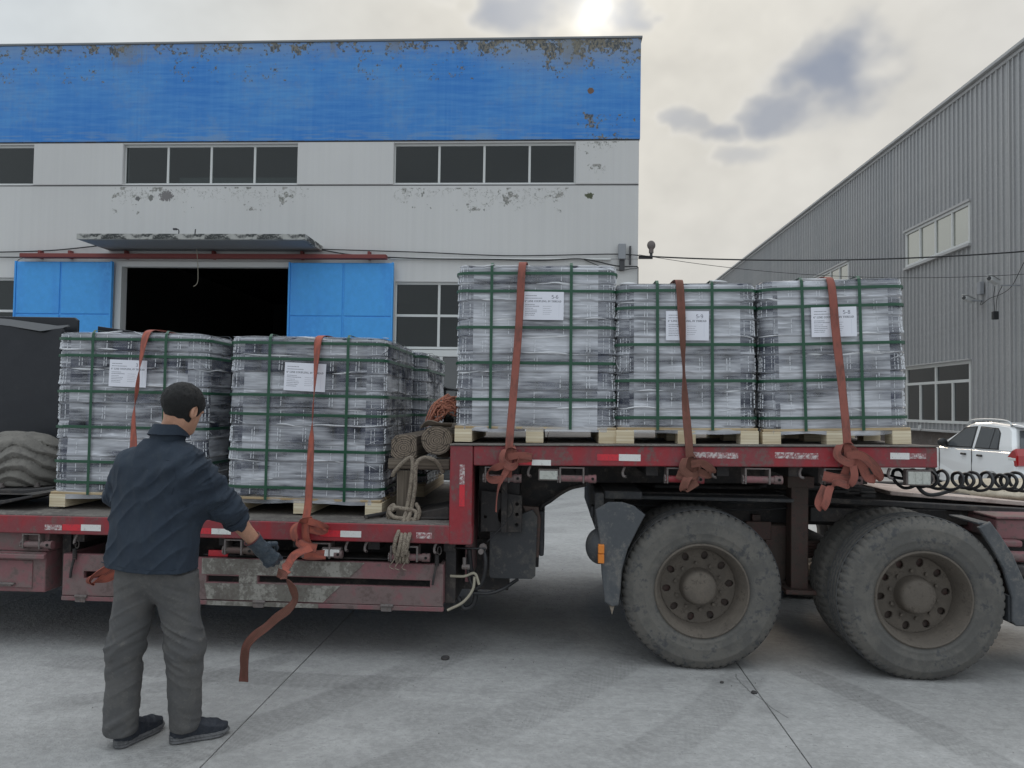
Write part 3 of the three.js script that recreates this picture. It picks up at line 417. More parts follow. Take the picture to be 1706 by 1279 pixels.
// ---------------------------------------------------------------- the gooseneck trailer
const ZT = -4.7, LOW = .893, upY = (x) => 1.405 + .0143 * (x + .645);
const upRot = (g) => g.translate(.645, -1.405, 0).rotateZ(.0143).translate(-.645, 1.405, 0);       // pieces drawn level, then tipped with the upper deck
let trailer;
{
  const t = trailer = thing('flatbed_trailer', 'worn dark red step deck trailer carrying the shrink wrapped pallets', 'trailer');
  const sideBeam = (x0, x1, y0, y1, z0 = ZT, z1 = ZT - .1) => bb(x0, x1, y0, y1, z1, z0, .009);
  mesh('lower_side_beam', [sideBeam(-6.4, -.5, .768, LOW - .006)], M.redPaint, t);
  mesh('lower_side_beam', [sideBeam(-6.4, -.5, .768, LOW - .006, -7.25, -7.35)], M.redPaint, t);
  for (let i = 0; i < 6; i++) mesh('deck_plate', [bb(-6.4 + i * .98 + .002, -6.4 + (i + 1) * .98 - .002 - (i === 5 ? .08 : 0), LOW - .016, LOW + .002 * (i & 1), -7.33, ZT - .006, .004)], M.deck, t);
  mesh('cross_member', Array.from({ length: 12 }, (_, i) => bb(-6.2 + i * .5, -6.12 + i * .5, .70, .872, -7.24, -4.81)), M.darkSteel, t);
  mesh('main_girder', [bb(-6.4, -.3, .34, .7, -5.45, -5.3), bb(-6.4, -.3, .34, .7, -6.75, -6.6)], M.darkSteel, t);
  // step: posts, bulkhead and upper deck
  mesh('step_post', [bb(-.652, -.505, .766, 1.398, ZT - .13, ZT + .004, .01)], M.redPaint, t);
  mesh('step_post', [bb(-.652, -.505, .766, 1.398, -7.35, -7.22, .01)], M.redPaint, t);
  mesh('bulkhead', [bb(-.56, -.53, .5, 1.36, -7.2, -4.84), ...[-5.3, -5.9, -6.5].map((z) => bb(-.62, -.56, .9, 1.36, z - .05, z + .05))], M.dustyRed, t);
  mesh('upper_side_beam', [upRot(bb(-.504, 2.37, 1.268, 1.395, ZT - .1, ZT, .009))], M.redPaint, t);
  mesh('beam_flange', [upRot(bb(-.655, 2.375, 1.3952, 1.405, ZT - .12, ZT + .012, .004))], M.deck, t);
  mesh('upper_side_beam', [upRot(bb(-.504, 2.37, 1.268, 1.395, -7.35, -7.25, .009))], M.redPaint, t);
  mesh('nose_beam', [upRot(bb(2.26, 2.372, 1.27, 1.394, -7.249, ZT - .101, .009))], M.redPaint, t);
  for (let i = 0; i < 5; i++) mesh('deck_plate', [upRot(bb(-.64 + i * .6 + .002, -.04 + i * .6 - .002, 1.392, 1.402 + .002 * (i & 1), -7.33, ZT - .122, .003))], M.deck, t);
  mesh('cross_member', Array.from({ length: 6 }, (_, i) => upRot(bb(-.3 + i * .45, -.22 + i * .45, 1.2, 1.39, -7.24, -4.81))), M.darkSteel, t);
  // deep neck girders, swept up towards the front
  const neck = [[-.52, .42], [-.46, .42], [-.42, .5], [-.12, .52], [-.09, .9], [.0, 1.0], [.12, 1.08], [.24, 1.115], [2.2, 1.145], [2.2, 1.262], [-.52, 1.24]];
  mesh('neck_girder', [ext(neck, .05, .004).translate(0, 0, -5.36)], M.darkSteel, t); mesh('neck_girder', [ext(neck, .05, .004).translate(0, 0, -6.72)], M.darkSteel, t);
  mesh('girder_flange', [tube([[-.1, .53, -5.22], [-.085, .9, -5.22], [0, 1.0, -5.22], [.12, 1.08, -5.22], [.24, 1.112, -5.22]], .016, 30, 6)], M.darkSteel, t);
  mesh('neck_plate', [ext([[-.48, .8], [-.2, .8], [-.2, 1.05], [-.48, 1.08]], .02, .003, [ring(10, (a) => [-.235 + .012 * Math.cos(a), .85 + .012 * Math.sin(a)]), ring(10, (a) => [-.235 + .012 * Math.cos(a), .92 + .012 * Math.sin(a)]), ring(10, (a) => [-.235 + .012 * Math.cos(a), .99 + .012 * Math.sin(a)]), ring(12, (a) => [-.345 + .018 * Math.cos(a), .91 + .045 * Math.sin(a)]), ring(10, (a) => [-.45 + .01 * Math.cos(a), .9 + .01 * Math.sin(a)])]).translate(0, 0, -5.04), bb(-.5, -.22, 1.0, 1.26, -5.3, -5.06), bb(-.34, -.3, .8, 1.26, -5.02, -4.99)], M.darkSteel, t);
  mesh('mud_flap', [ext([[-.42, .50], [-.41, .478], [-.13, .478], [-.105, .5], [-.095, .9], [-.13, .95], [-.42, .82]], .016, .003).translate(0, 0, -5.08)], M.tread, t);
  mesh('mudguard_edge', [ext([[-.2, .97], [-.09, .965], [-.072, .88], [-.083, .62], [-.12, .62], [-.125, .78], [-.15, .88]], .03, .004).translate(0, 0, -5.12)], M.rustSteel, t);
  mesh('mudguard_edge', [bb(-.085, -.05, .62, .93, -5.5, -5.13, .012)], M.tread, t);
  mesh('landing_leg', [bb(1.65, 1.77, .42, 1.2, -5.34, -5.22, .01), bb(1.6, 1.82, .40, .43, -5.4, -5.16), bb(1.62, 1.8, 1.12, 1.2, -5.36, -5.2)], M.rustSteel, t);
  // tool box at the far left and the slotted side guard
  const tb = mesh('tool_box', [bb(-4.6, -3.335, .375, .64, -5.3, -4.74, .01), bb(-4.6, -3.33, .64, .768, -5.3, -4.76, .008), bb(-4.6, -3.32, .60, .632, -4.73, -4.7, .008)], M.dustyRed, t);
  mesh('tool_box_door', [bb(-4.5, -3.42, .405, .585, -4.745, -4.732, .005)], M.dustyRed, tb); mesh('latch', [bb(-3.64, -3.53, .425, .44, -4.74, -4.712, .005), bb(-3.62, -3.55, .416, .426, -4.735, -4.718, .003)], M.greySteel, tb);
  mesh('tool_box_bracket', [bb(-3.30, -3.24, .40, .77, -5.3, -4.85)], M.darkSteel, t);
  const holes = [rect(-3.08, -2.30, .475, .52), rect(-2.25, -2.03, .472, .515), rect(-1.905, -.775, .478, .522)];
  mesh('side_guard', [ext([[-3.225, .36], [-.69, .358], [-.69, .628], [-3.225, .632]], .03, .003, holes).translate(0, 0, -4.785), bb(-3.22, -.69, .36, .372, -5.2, -4.79), bb(-3.225, -3.2, .36, .63, -5.2, -4.79), bb(-.715, -.69, .36, .628, -5.2, -4.79)], M.dustyRed, t);
  mesh('striped_patch', [ext([[-2.28, .526], [-1.30, .53], [-1.2, .6265], [-2.28, .629]], .003, 0).translate(0, 0, -4.751), ext([[-2.24, .364], [-1.47, .364], [-1.36, .472], [-1.9, .47], [-2.03, .47], [-2.26, .466]], .003, 0).translate(0, 0, -4.751), ext([[-2.03, .4715], [-1.912, .4715], [-1.912, .5255], [-2.03, .5255]], .003, 0).translate(0, 0, -4.751)], M.dustyStripe, t);
  mesh('guard_flap', [bb(-3.23, -.685, .325, .356, -4.785, -4.75, .006)], M.dustyRed, t);
  for (const x of [-3.13, -1.93, -1.09]) mesh('hinge', [cyl(.011, .08, 'x', x + .04, .357, -4.745, 10), bb(x, x + .07, .318, .35, -4.752, -4.742)], M.greySteel, t);
  mesh('striped_patch', [bb(-2.24, -1.5, .326, .355, -4.748, -4.7465, 0)], M.dustyStripe, t);
  mesh('guard_rail', [bb(-2.3, -1.05, .636, .645, -5.0, -4.8)], M.darkSteel, t);
  mesh('reflector', [bb(-2.26, -2.13, .632, .672, -4.81, -4.795, 0)], M.redReflect, t);
  // winches: bracket, drum, ratchet head
  const winch = (x0, x1, yb, mat) => {
    const w = mesh('winch', [bb(x0, x0 + .012, yb, yb + .1, -4.82, -4.71), bb(x1 - .012, x1, yb, yb + .1, -4.82, -4.71), bb(x0, x1, yb + .092, yb + .102, -4.82, -4.71)], M.greySteel, t);
    mesh('winch_drum', [cyl(.022, x1 - x0 + .07, 'x', (x0 + x1) / 2 + .03, yb + .028, -4.735, 14), cyl(.027, .05, 'x', x1 + .05, yb + .028, -4.735, 12)], mat, w);
    mesh('drum_hole', [cyl(.009, .06, 'z', x1 + .052, yb + .03, -4.735, 10), cyl(.009, .06, 'y', x1 + .052, yb + .028, -4.735, 10)], M.hole, w);
    mesh('ratchet', [ext(ring(18, (a, i) => { const r = i & 1 ? .024 : .03; return [Math.cos(a) * r, Math.sin(a) * r]; }), .008, 0).rotateY(Math.PI / 2).translate(x0 - .012, yb + .028, -4.735)], M.greySteel, w);
  };
  winch(-3.485, -3.36, .664, M.dustyRed); winch(-2.12, -2.0, .66, M.rustSteel); winch(-1.6, -1.42, .652, M.dustyRed); winch(-1.03, -.85, .645, M.dustyRed);
  for (const [x, d] of [[-.43, 0], [.045, 0], [.72, 0], [1.205, 0], [1.69, 0]]) winch(x, x + .16, upY(x) - .245, x > .6 && x < 1 ? M.redPaint : M.dustyRed);
  // rope hooks
  for (const [x, y] of [[-3.12, .768], [-1.31, .768], [-1.185, .768], [-.735, .768], [-.14, 1.27], [.46, 1.277], [1.02, 1.285], [1.56, 1.293], [2.1, 1.3]]) mesh('rope_hook', [tube([[x, y, -4.74], [x - .012, y - .03, -4.735], [x - .01, y - .055, -4.72], [x + .006, y - .06, -4.705]], .009, 10, 6)], M.greySteel, t);
  // marker lamps and reflective tape
  const lamp = (x0, x1, y0, y1, mat) => { const l = mesh('marker_lamp', [bb(x0 - .008, x1 + .008, y0 - .008, y1 + .012, -4.77, -4.72, .006)], M.greySteel, t); mesh('lens', [bb(x0, x1, y0, y1, -4.724, -4.712, .004), ...[.33, .66].map((k) => bb(lerp(x0, x1, k) - .002, lerp(x0, x1, k) + .002, y0 + .004, y1 - .004, -4.714, -4.709, 0))], mat, l); };
  lamp(-1.47, -1.36, .668, .712, M.whiteReflect); lamp(-.08, .035, 1.19, 1.245, M.lampLens); lamp(2.2, 2.335, 1.205, 1.285, M.lampLens);
  const tape = (x0, x1, y0, y1, mat) => mesh('reflective_tape', [upRot0(x0, x1, y0, y1)], mat, t);
  const upRot0 = (x0, x1, y0, y1) => { const g = bb(x0, x1, y0, y1, ZT - .001, ZT + .0022, 0); return y0 > 1.2 ? g.rotateZ(0) : g; };
  tape(-3.2, -3.075, .794, .835, M.redReflect); tape(-3.074, -2.94, .795, .836, M.whiteReflect); tape(-3.32, -3.205, .795, .83, M.tornReflect);
  tape(-2.27, -2.2, .795, .832, M.redReflect); tape(-2.199, -2.07, .795, .831, M.whiteReflect);
  tape(-1.484, -1.352, .797, .837, M.redReflect); tape(-1.351, -1.216, .797, .837, M.whiteReflect); tape(-.86, -.76, .80, .838, M.tornReflect);
  tape(-.24, -.13, 1.283, 1.312, M.redReflect); tape(-.129, -.008, 1.28, 1.315, M.whiteReflect);
  tape(.283, .418, 1.318, 1.358, M.redReflect); tape(.419, .555, 1.318, 1.36, M.whiteReflect);
  tape(.88, 1.03, 1.345, 1.383, M.tornReflect); tape(1.032, 1.16, 1.345, 1.382, M.tornReflect); tape(1.385, 1.5, 1.352, 1.39, M.tornReflect); tape(1.505, 1.65, 1.35, 1.388, M.tornReflect); tape(2.085, 2.2, 1.36, 1.4, M.whiteReflect); tape(2.2005, 2.3, 1.365, 1.398, M.tornReflect);
  mesh('reflective_tape', [bb(-.588, -.555, 1.15, 1.275, ZT, ZT + .0065, 0)], M.tornReflect, t); mesh('reflective_tape', [bb(-.588, -.553, 1.01, 1.148, ZT, ZT + .0065, 0)], M.redReflect, t);
  for (const [x, y] of [[-3.14, .58], [-.735, .6]]) mesh('chain_hook', [tube(ring(10, (a) => [x + .012 * Math.cos(a) + .02, y + .12 + .026 * Math.sin(a), -4.735]), .004, 20, 5, true), tube(ring(60, (a, i) => [x + .005 + .012 * Math.cos(i * 1.05), y + .09 - i * .0012, -4.735 + .012 * Math.sin(i * 1.05)]), .003, 120, 5), tube([[x, y + .02, -4.735], [x - .012, y - .05, -4.73], [x - .02, y - .1, -4.735]], .008, 10, 6)], M.darkSteel, t);
  // air couplings and hanging hoses at the step
  mesh('air_coupling', [cyl(.018, .05, 'z', -.45, .715, -4.78, 12), cyl(.026, .02, 'z', -.44, .735, -4.8, 8)], M.greySteel, t);
  mesh('air_coupling', [cyl(.012, .07, 'y', -.555, .64, -4.76, 10).rotateZ(.0), cyl(.016, .05, 'x', -.545, .615, -4.76, 10)], M.greySteel, t);
  mesh('hose', [tube([[-.44, .73, -4.8], [-.42, .64, -4.78], [-.44, .52, -4.79], [-.49, .47, -4.8], [-.53, .55, -4.82], [-.54, .68, -4.84]], .014, 40, 8), tube([[-.69, .72, -4.85], [-.55, .73, -4.78], [-.42, .73, -4.78]], .007, 20, 6), tube([[-.5, .44, -4.8], [-.4, .435, -4.82], [-.31, .46, -4.85], [-.22, .5, -4.95]], .012, 20, 6), tube([[-.53, .72, -4.8], [-.52, .6, -4.82], [-.49, .45, -4.83], [-.5, .36, -4.83], [-.56, .33, -4.83], [-.6, .4, -4.83]], .016, 40, 8), tube([[-.4, 1.2, -4.9], [-.26, 1.0, -4.9], [-.29, .9, -4.9], [-.42, .76, -4.86]], .004, 24, 5)], M.rubberHose, t);
  mesh('hose', [tube([[-.49, .55, -4.78], [-.5, .47, -4.77], [-.56, .39, -4.76], [-.66, .335, -4.76]], .009, 30, 8), tube([[-.65, .545, -4.8], [-.56, .55, -4.78], [-.49, .57, -4.78], [-.46, .5, -4.78]], .009, 24, 7)], M.paleHose, t);
  mesh('end_plate', [bb(-.69, -.62, .36, .768, -5.3, -4.84)], M.darkSteel, t);
}

// ---------------------------------------------------------------- the tractor's rear end, its wheels and mudguards
{
  const t = thing('truck_tractor', 'dark rear chassis of the truck tractor with two dusty dual wheels', 'truck');
  const N = 248, tyre = (() => { // section: radius against width, outer sidewall at z = 0, going inwards
    const P = [[.288, -.035], [.30, -.012], [.318, -.004], [.325, .002], [.332, -.001], [.36, .006], [.366, .01], [.372, .007], [.4, .009], [.43, .006], [.436, .009], [.442, .003], [.468, -.008], [.486, -.022], [.499, -.036], [.505, -.06], [.508, -.085], [.508, -.092], [.5, -.095], [.5, -.105], [.508, -.108], [.51, -.135], [.5, -.138], [.5, -.148], [.51, -.15], [.508, -.18], [.5, -.183], [.5, -.192], [.508, -.196], [.505, -.22], [.499, -.242], [.486, -.258], [.44, -.284], [.4, -.289], [.325, -.278], [.288, -.25]];
    const pos = [], idx = []; for (let i = 0; i <= N; i++) { const a = i / N * Math.PI * 2, notch = i % 4 === 0; P.forEach(([r, z], k) => { let rr = r, zz = z; if (notch && (k >= 14 && k <= 16 || k >= 29 && k <= 31)) rr -= .011; if (notch && k === 13) { zz -= .003; rr -= .003; } if (i % 4 === 2 && (k === 21 || k === 25)) rr -= .006; if (Math.abs(a - Math.PI * 1.5) < .22) rr = Math.min(rr, .497 / Math.max(.001, Math.abs(Math.sin(a)))); pos.push(Math.cos(a) * rr, Math.sin(a) * rr, zz); }); }
    const m = P.length; for (let i = 0; i < N; i++) for (let k = 0; k < m - 1; k++) { const a = i * m + k, b = a + m; idx.push(a, a + 1, b, b, a + 1, b + 1); }
    const g = new THREE.BufferGeometry(); g.setAttribute('position', new THREE.Float32BufferAttribute(pos, 3)); g.setIndex(idx); g.computeVertexNormals(); return g;
  })();
  const lathe = (p, seg = 56) => new THREE.LatheGeometry(p.map((q) => new THREE.Vector2(...q)), seg).rotateX(Math.PI / 2);
  const wheel = (x, z, full) => {
    const tx = mesh('tyre', [tyre.clone().translate(x, .497, z)], M.rubber, t);
    if (full) for (let i = 0; i < 4; i++) mesh('tread_rib', [new THREE.TorusGeometry(.507, .005, 6, 90).translate(x, .497, z - [.07, .122, .166, .21][i])], M.tread, tx);
    const r = mesh('rim', [lathe([[.30, -.012], [.293, -.002], [.285, -.006], [.277, -.03], [.262, -.055], [.25, -.1], [.243, -.155], [.236, -.165], [.236, -.26], [.29, -.262]]).translate(x, .497, z)], M.rim, tx);
    if (!full) return;
    const disc = ext(ring(56, (a) => [.243 * Math.cos(a), .243 * Math.sin(a)]), .012, .003, ring(10, (a) => a + .1).map((b) => ring(14, (a) => { const u = .204 + .027 * Math.cos(a), v = .022 * Math.sin(a); return [u * Math.cos(b) - v * Math.sin(b), u * Math.sin(b) + v * Math.cos(b)]; })).concat([ring(30, (a) => [.1 * Math.cos(a), .1 * Math.sin(a)])]));
    mesh('wheel_disc', [disc.translate(x, .497, z - .168), lathe([[.243, -.15], [.225, -.158], [.21, -.164], [.16, -.154], [.12, -.152], [.105, -.16]]).translate(x, .497, z)].slice(0, 1), M.rim, r);
    mesh('brake_drum', [cyl(.23, .16, 'z', x, .497, z - .265, 28)], M.rustSteel, r);
    const hub = mesh('hub', [lathe([[.13, -.158], [.118, -.15], [.112, -.1], [.106, -.075], [.09, -.062], [.05, -.056], [0, -.055]], 36).translate(x, .497, z), ...ring(8, (a) => cyl(.005, .006, 'z', x + .085 * Math.cos(a), .497 + .085 * Math.sin(a), z - .062, 6))], M.rim, r);
    for (const a of ring(10, (q) => q + .41)) mesh('wheel_nut', [cyl(.011, .03, 'z', x + .15 * Math.cos(a), .497 + .15 * Math.sin(a), z - .148, 6)], M.rim, hub);
  };
  for (const [x, z] of [[.96, -4.775], [2.30, -4.715]]) { wheel(x, z, true); wheel(x, z - .34, false); wheel(x, z - 1.95, false); wheel(x, z - 2.28, false); mesh('axle', [cyl(.09, 2.1, 'z', x, .497, z - 1.25, 16), new THREE.SphereGeometry(.22, 16, 12).translate(x, .5, z - 1.25)], M.darkSteel, t); }
  // chassis
  mesh('chassis_rail', [bb(.3, 4.6, .83, 1.075, -5.55, -5.47, .01), bb(.3, 4.6, .83, 1.075, -6.35, -6.27, .01)], M.darkSteel, t);
  mesh('rear_cross_member', [bb(.3, .42, .8, 1.09, -6.9, -5.0, .02), bb(.31, 1.6, 1.05, 1.074, -6.3, -5.2, .01)], M.darkSteel, t);
  mesh('fifth_wheel', [ext([[.75, -.45], [1.5, -.42], [1.62, -.2], [1.25, -.06], [1.25, .06], [1.62, .2], [1.5, .42], [.75, .45], [.62, .25], [.62, -.25]], .045, .008).rotateX(Math.PI / 2).translate(0, 1.09, -5.9)], M.darkSteel, t);
  mesh('leaf_spring', [0, 1, 2, 3, 4, 5].map((i) => tube([[.75 + i * .06, .80 - i * .022, -5.42], [1.63, .70 - i * .022, -5.42], [2.5 - i * .06, .80 - i * .022, -5.42]], .013, 20, 6).scale(1, 1, 1)), M.rustSteel, t);
  mesh('spring_bracket', [ext([[1.5, .84], [1.78, .84], [1.74, .5], [1.62, .42], [1.54, .5]], .12, .01).translate(0, 0, -5.5), bb(1.44, 1.5, .6, .9, -5.48, -5.42), bb(1.38, 1.56, .73, .86, -5.4, -5.36, .01), cyl(.03, .5, 'x', 1.85, .42, -5.4, 12)], M.rustSteel, t);
  mesh('air_line', [tube([[.5, 1.06, -5.3], [.9, 1.05, -5.3], [1.3, 1.0, -5.28], [1.7, 1.04, -5.3]], .008, 30, 6), tube([[.35, 1.0, -5.2], [.7, .97, -5.25], [1.4, .95, -5.3], [1.9, 1.0, -5.3]], .006, 30, 6)], M.rubberHose, t);
  mesh('wheel_arch_liner', [bb(.4, 1.62, 1.035, 1.06, -5.4, -5.06, .008), bb(.345, .6, 1.045, 1.1, -5.4, -4.95, .012)], M.tread, t);
  mesh('tail_bracket', [bb(.285, .345, .85, 1.09, -5.2, -4.92, .012), bb(.262, .285, .91, .99, -5.1, -5.0, .01)], M.tread, t);
  const lampG = mesh('tail_lamp_housing', [new THREE.SphereGeometry(.115, 24, 16).scale(.8, 1, 1).translate(.315, .752, -4.86), cyl(.113, .04, 'x', .33, .752, -4.86, 24)], M.tread, t); mesh('amber_reflector', [bb(.297, .336, .668, .725, -4.76, -4.72, .004), bb(.297, .336, .729, .785, -4.76, -4.72, .004)], M.amber, lampG);
  const f1 = [[.279, 1.0], [.36, 1.05], [.45, 1.052], [.525, 1.03], [.56, 1.0], [.594, .975], [.55, .89], [.485, .755], [.449, .62], [.442, .49], [.431, .402], [.39, .392], [.343, .42], [.321, .618], [.31, .80]];
  mesh('mudguard', [ext(f1, .018, .006).translate(0, 0, -4.77), ...[[[.594, .975], [.55, .89]], [[.55, .89], [.485, .755]], [[.485, .755], [.449, .62]], [[.449, .62], [.442, .49]], [[.442, .49], [.431, .402]]].map(([p, q]) => { const L = Math.hypot(q[0] - p[0], q[1] - p[1]) + .006; return box(.014, L, .34, 0, 0, 0, .004).rotateZ(-Math.atan2(q[0] - p[0], q[1] - p[1]) + Math.PI).translate((p[0] + q[0]) / 2 - .006, (p[1] + q[1]) / 2, -4.93); })], M.fender, t);
  mesh('torn_flap_tip', [ext([[.375, .395], [.408, .4], [.392, .335]], .008, .001).translate(0, 0, -4.77)], M.rope, t);
  const f2 = [[2.628, .948], [2.70, .985], [2.76, .90], [2.83, .79], [2.89, .65], [2.96, .5], [2.96, .36], [2.85, .352], [2.825, .38], [2.825, .52], [2.775, .70], [2.71, .82]];
  mesh('mudguard', [ext(f2, .018, .006).translate(0, 0, -4.75), bb(2.82, 2.835, .37, .53, -5.1, -4.755), bb(2.64, 2.72, .962, .975, -5.1, -4.755)], M.fender, t);
  mesh('rear_deck_board', [box(1.2, .03, .7, 2.82, 1.055, -5.62, .006).rotateZ(-.06).translate(.06, .17, 0)], M.pinkBoard, t);
  mesh('deck_edge', [box(2.4, .04, .06, 3.0, 1.0, -5.22, .008).rotateZ(-.035).translate(0, .105, 0), box(2.4, .1, .05, 3.0, .93, -5.3, .008)], M.darkSteel, t);
  mesh('battery_box', [bb(2.86, 3.5, .84, .972, -5.5, -4.95, .014), bb(2.85, 3.52, .974, .992, -5.52, -4.93, .008), bb(2.72, 3.2, .995, 1.01, -5.6, -5.2, .004)], M.dustyRed, t);
  mesh('fuel_tank', [bb(2.7, 3.7, .33, .83, -6.0, -5.4, .06)], M.darkSteel, t);
  mesh('bracket_arm', [bb(2.84, 3.0, .80, .845, -5.0, -4.9, .016), cyl(.035, .16, 'x', 2.93, .745, -4.9, 10)], M.dustyRed, t);
  mesh('filler_step', [bb(2.93, 3.4, .62, .7, -5.1, -4.85, .02), bb(2.95, 3.4, .3, .6, -5.2, -4.9, .02)], M.darkSteel, t);
  const g = new THREE.SphereGeometry(1, 40, 24), p = g.attributes.position; for (let i = 0; i < p.count; i++) { const [x, y, z] = [p.getX(i), p.getY(i), p.getZ(i)]; const k = 1 + .16 * (n3(x * 3 + 4, y * 3, z * 3) - .5); p.setXYZ(i, 3.42 + x * .56 * k, 1.075 + y * .085 * k + (x > 0 ? x * .04 : 0), -5.72 + z * .4 * k); } g.computeVertexNormals();
  const bag = mesh('tarpaulin_bundle', [g], M.beigeTarp); tag(bag, 'flat beige tarpaulin bundle lying on the tractor behind the black coiled hose', 'tarpaulin');
  // debris and crumpled strip on the chassis top
  mesh('chassis_top_plate', [box(.5, .02, .4, 2.0, 1.105, -5.5, .004).rotateZ(0), ...[0, 1, 2, 3, 4].map((i) => box(.1, .02, .12, 1.82 + i * .09, 1.125 - i * .014, -5.3 - (i % 2) * .05, .004))], M.darkSteel, t);
}
{ // coiled air hose between trailer and tractor
  const r = rng(77), pts = []; let x = 2.2; for (let i = 0; i < 330; i++) { const a = i * .45, k = .052 + .008 * Math.sin(i * .13) + .005 * (r() - .5); x += .0048 * (.5 + 1.0 * (Math.sin(i * .12) * .5 + .5)); pts.push([x + .028 * Math.cos(a), 1.228 + k * Math.sin(a) - .012 * Math.sin((x - 2.2) * 2.4), -4.9 + k * Math.cos(a)]); }
  pts.unshift([2.1, 1.25, -5.1]); pts.push([x + .2, 1.26, -5.0], [x + .5, 1.3, -5.1]);
  const m = mesh('coiled_hose', [tube(pts, .0105, 1500, 7)], M.rubberHose); tag(m, 'black coiled air hose stretched below the trailer nose before the white car', 'hose');
  const h2 = mesh('air_hose', [tube([[2.36, 1.27, -5.05], [2.4, 1.16, -5.0], [2.44, 1.12, -4.98], [2.5, 1.12, -4.97], [2.62, 1.15, -5.0]], .013, 30, 8)], M.rubberHose); tag(h2, 'short thick black hose hanging below the front end of the trailer', 'hose');
}

// ---------------------------------------------------------------- pallets of pipe couplings under stretch film
const label = (hand) => { // printed sheet with a line of bold type; small type is too small to read in the photograph
  const c = document.createElement('canvas'); c.width = 384; c.height = 264; const x = c.getContext('2d'); x.fillStyle = '#e6e7f0'; x.fillRect(0, 0, 384, 264); x.fillStyle = '#2a2c38';
  const r = rng(hand.length * 7 + hand.charCodeAt(0)); const greek = (px, py, w, h, a) => { x.globalAlpha = a; for (let q = px; q < px + w;) { const k = 3 + r() * 9; x.fillRect(q, py, k, h); q += k + 2.5; } x.globalAlpha = 1; };
  greek(24, 34, 100, 7, .5); greek(24, 58, 150, 7, .5); x.font = 'bold 23px serif'; x.fillText('6" LINE COUPLING, 8V THREAD', 18, 98, 344);
  greek(24, 118, 90, 6, .5); greek(24, 134, 130, 6, .6); greek(24, 154, 70, 6, .4); greek(24, 170, 110, 6, .45); greek(24, 186, 110, 6, .45); greek(24, 202, 95, 6, .5); greek(24, 218, 90, 6, .5); greek(190, 134, 80, 5, .3); greek(190, 154, 70, 5, .3); greek(190, 172, 80, 5, .3); greek(190, 190, 80, 5, .3); greek(190, 208, 70, 5, .3);
  x.font = '46px sans-serif'; x.fillStyle = '#343649'; x.fillText(hand, 268, 64); x.fillStyle = '#b9bccb'; x.fillRect(340, 110, 1.5, 130);
  const t = new THREE.CanvasTexture(c); t.colorSpace = THREE.SRGBColorSpace; return Std({ map: t, roughness: .55 });
};
const couplingGeo = {};
function coupling(h, r) { // upright ring with chamfered ends and a shallow groove
  return couplingGeo[h + '_' + r] ??= new THREE.LatheGeometry([[r * .72, h], [r * .93, h], [r, h - .007], [r, h * .55], [r - .002, h * .53], [r - .002, h * .47], [r, h * .45], [r, .007], [r * .93, 0], [r * .72, 0]].map((p) => new THREE.Vector2(...p)), 26);
}
// point at perimeter length s of a rounded rectangle w x d, with outward direction
function perim(s, w, d, r) {
  const a = w - 2 * r, b = d - 2 * r, c = Math.PI * r / 2, L = 2 * (a + b + 2 * c); s = ((s % L) + L) % L;
  const segs = [[a, -a / 2, d / 2, 1, 0, 0, 1], [c, a / 2, b / 2, 0], [b, w / 2, b / 2, 0, -1, 1, 0], [c, a / 2, -b / 2, 1], [a, a / 2, -d / 2, -1, 0, 0, -1], [c, -a / 2, -b / 2, 2], [b, -w / 2, -b / 2, 0, 1, -1, 0], [c, -a / 2, b / 2, 3]];
  for (const g of segs) { if (s <= g[0]) { if (g.length > 4) return [g[1] + g[3] * s, g[2] + g[4] * s, g[5], g[6]]; const t = s / r, a0 = [Math.PI / 2, 0, -Math.PI / 2, Math.PI][g[3]] , th = a0 - t; return [g[1] + r * Math.cos(th), g[2] + r * Math.sin(th), Math.cos(th), Math.sin(th)]; } s -= g[0]; }
  return perim(0, w, d, r);
}
const perimLen = (w, d, r) => 2 * (w - 2 * r + d - 2 * r) + 2 * Math.PI * r;
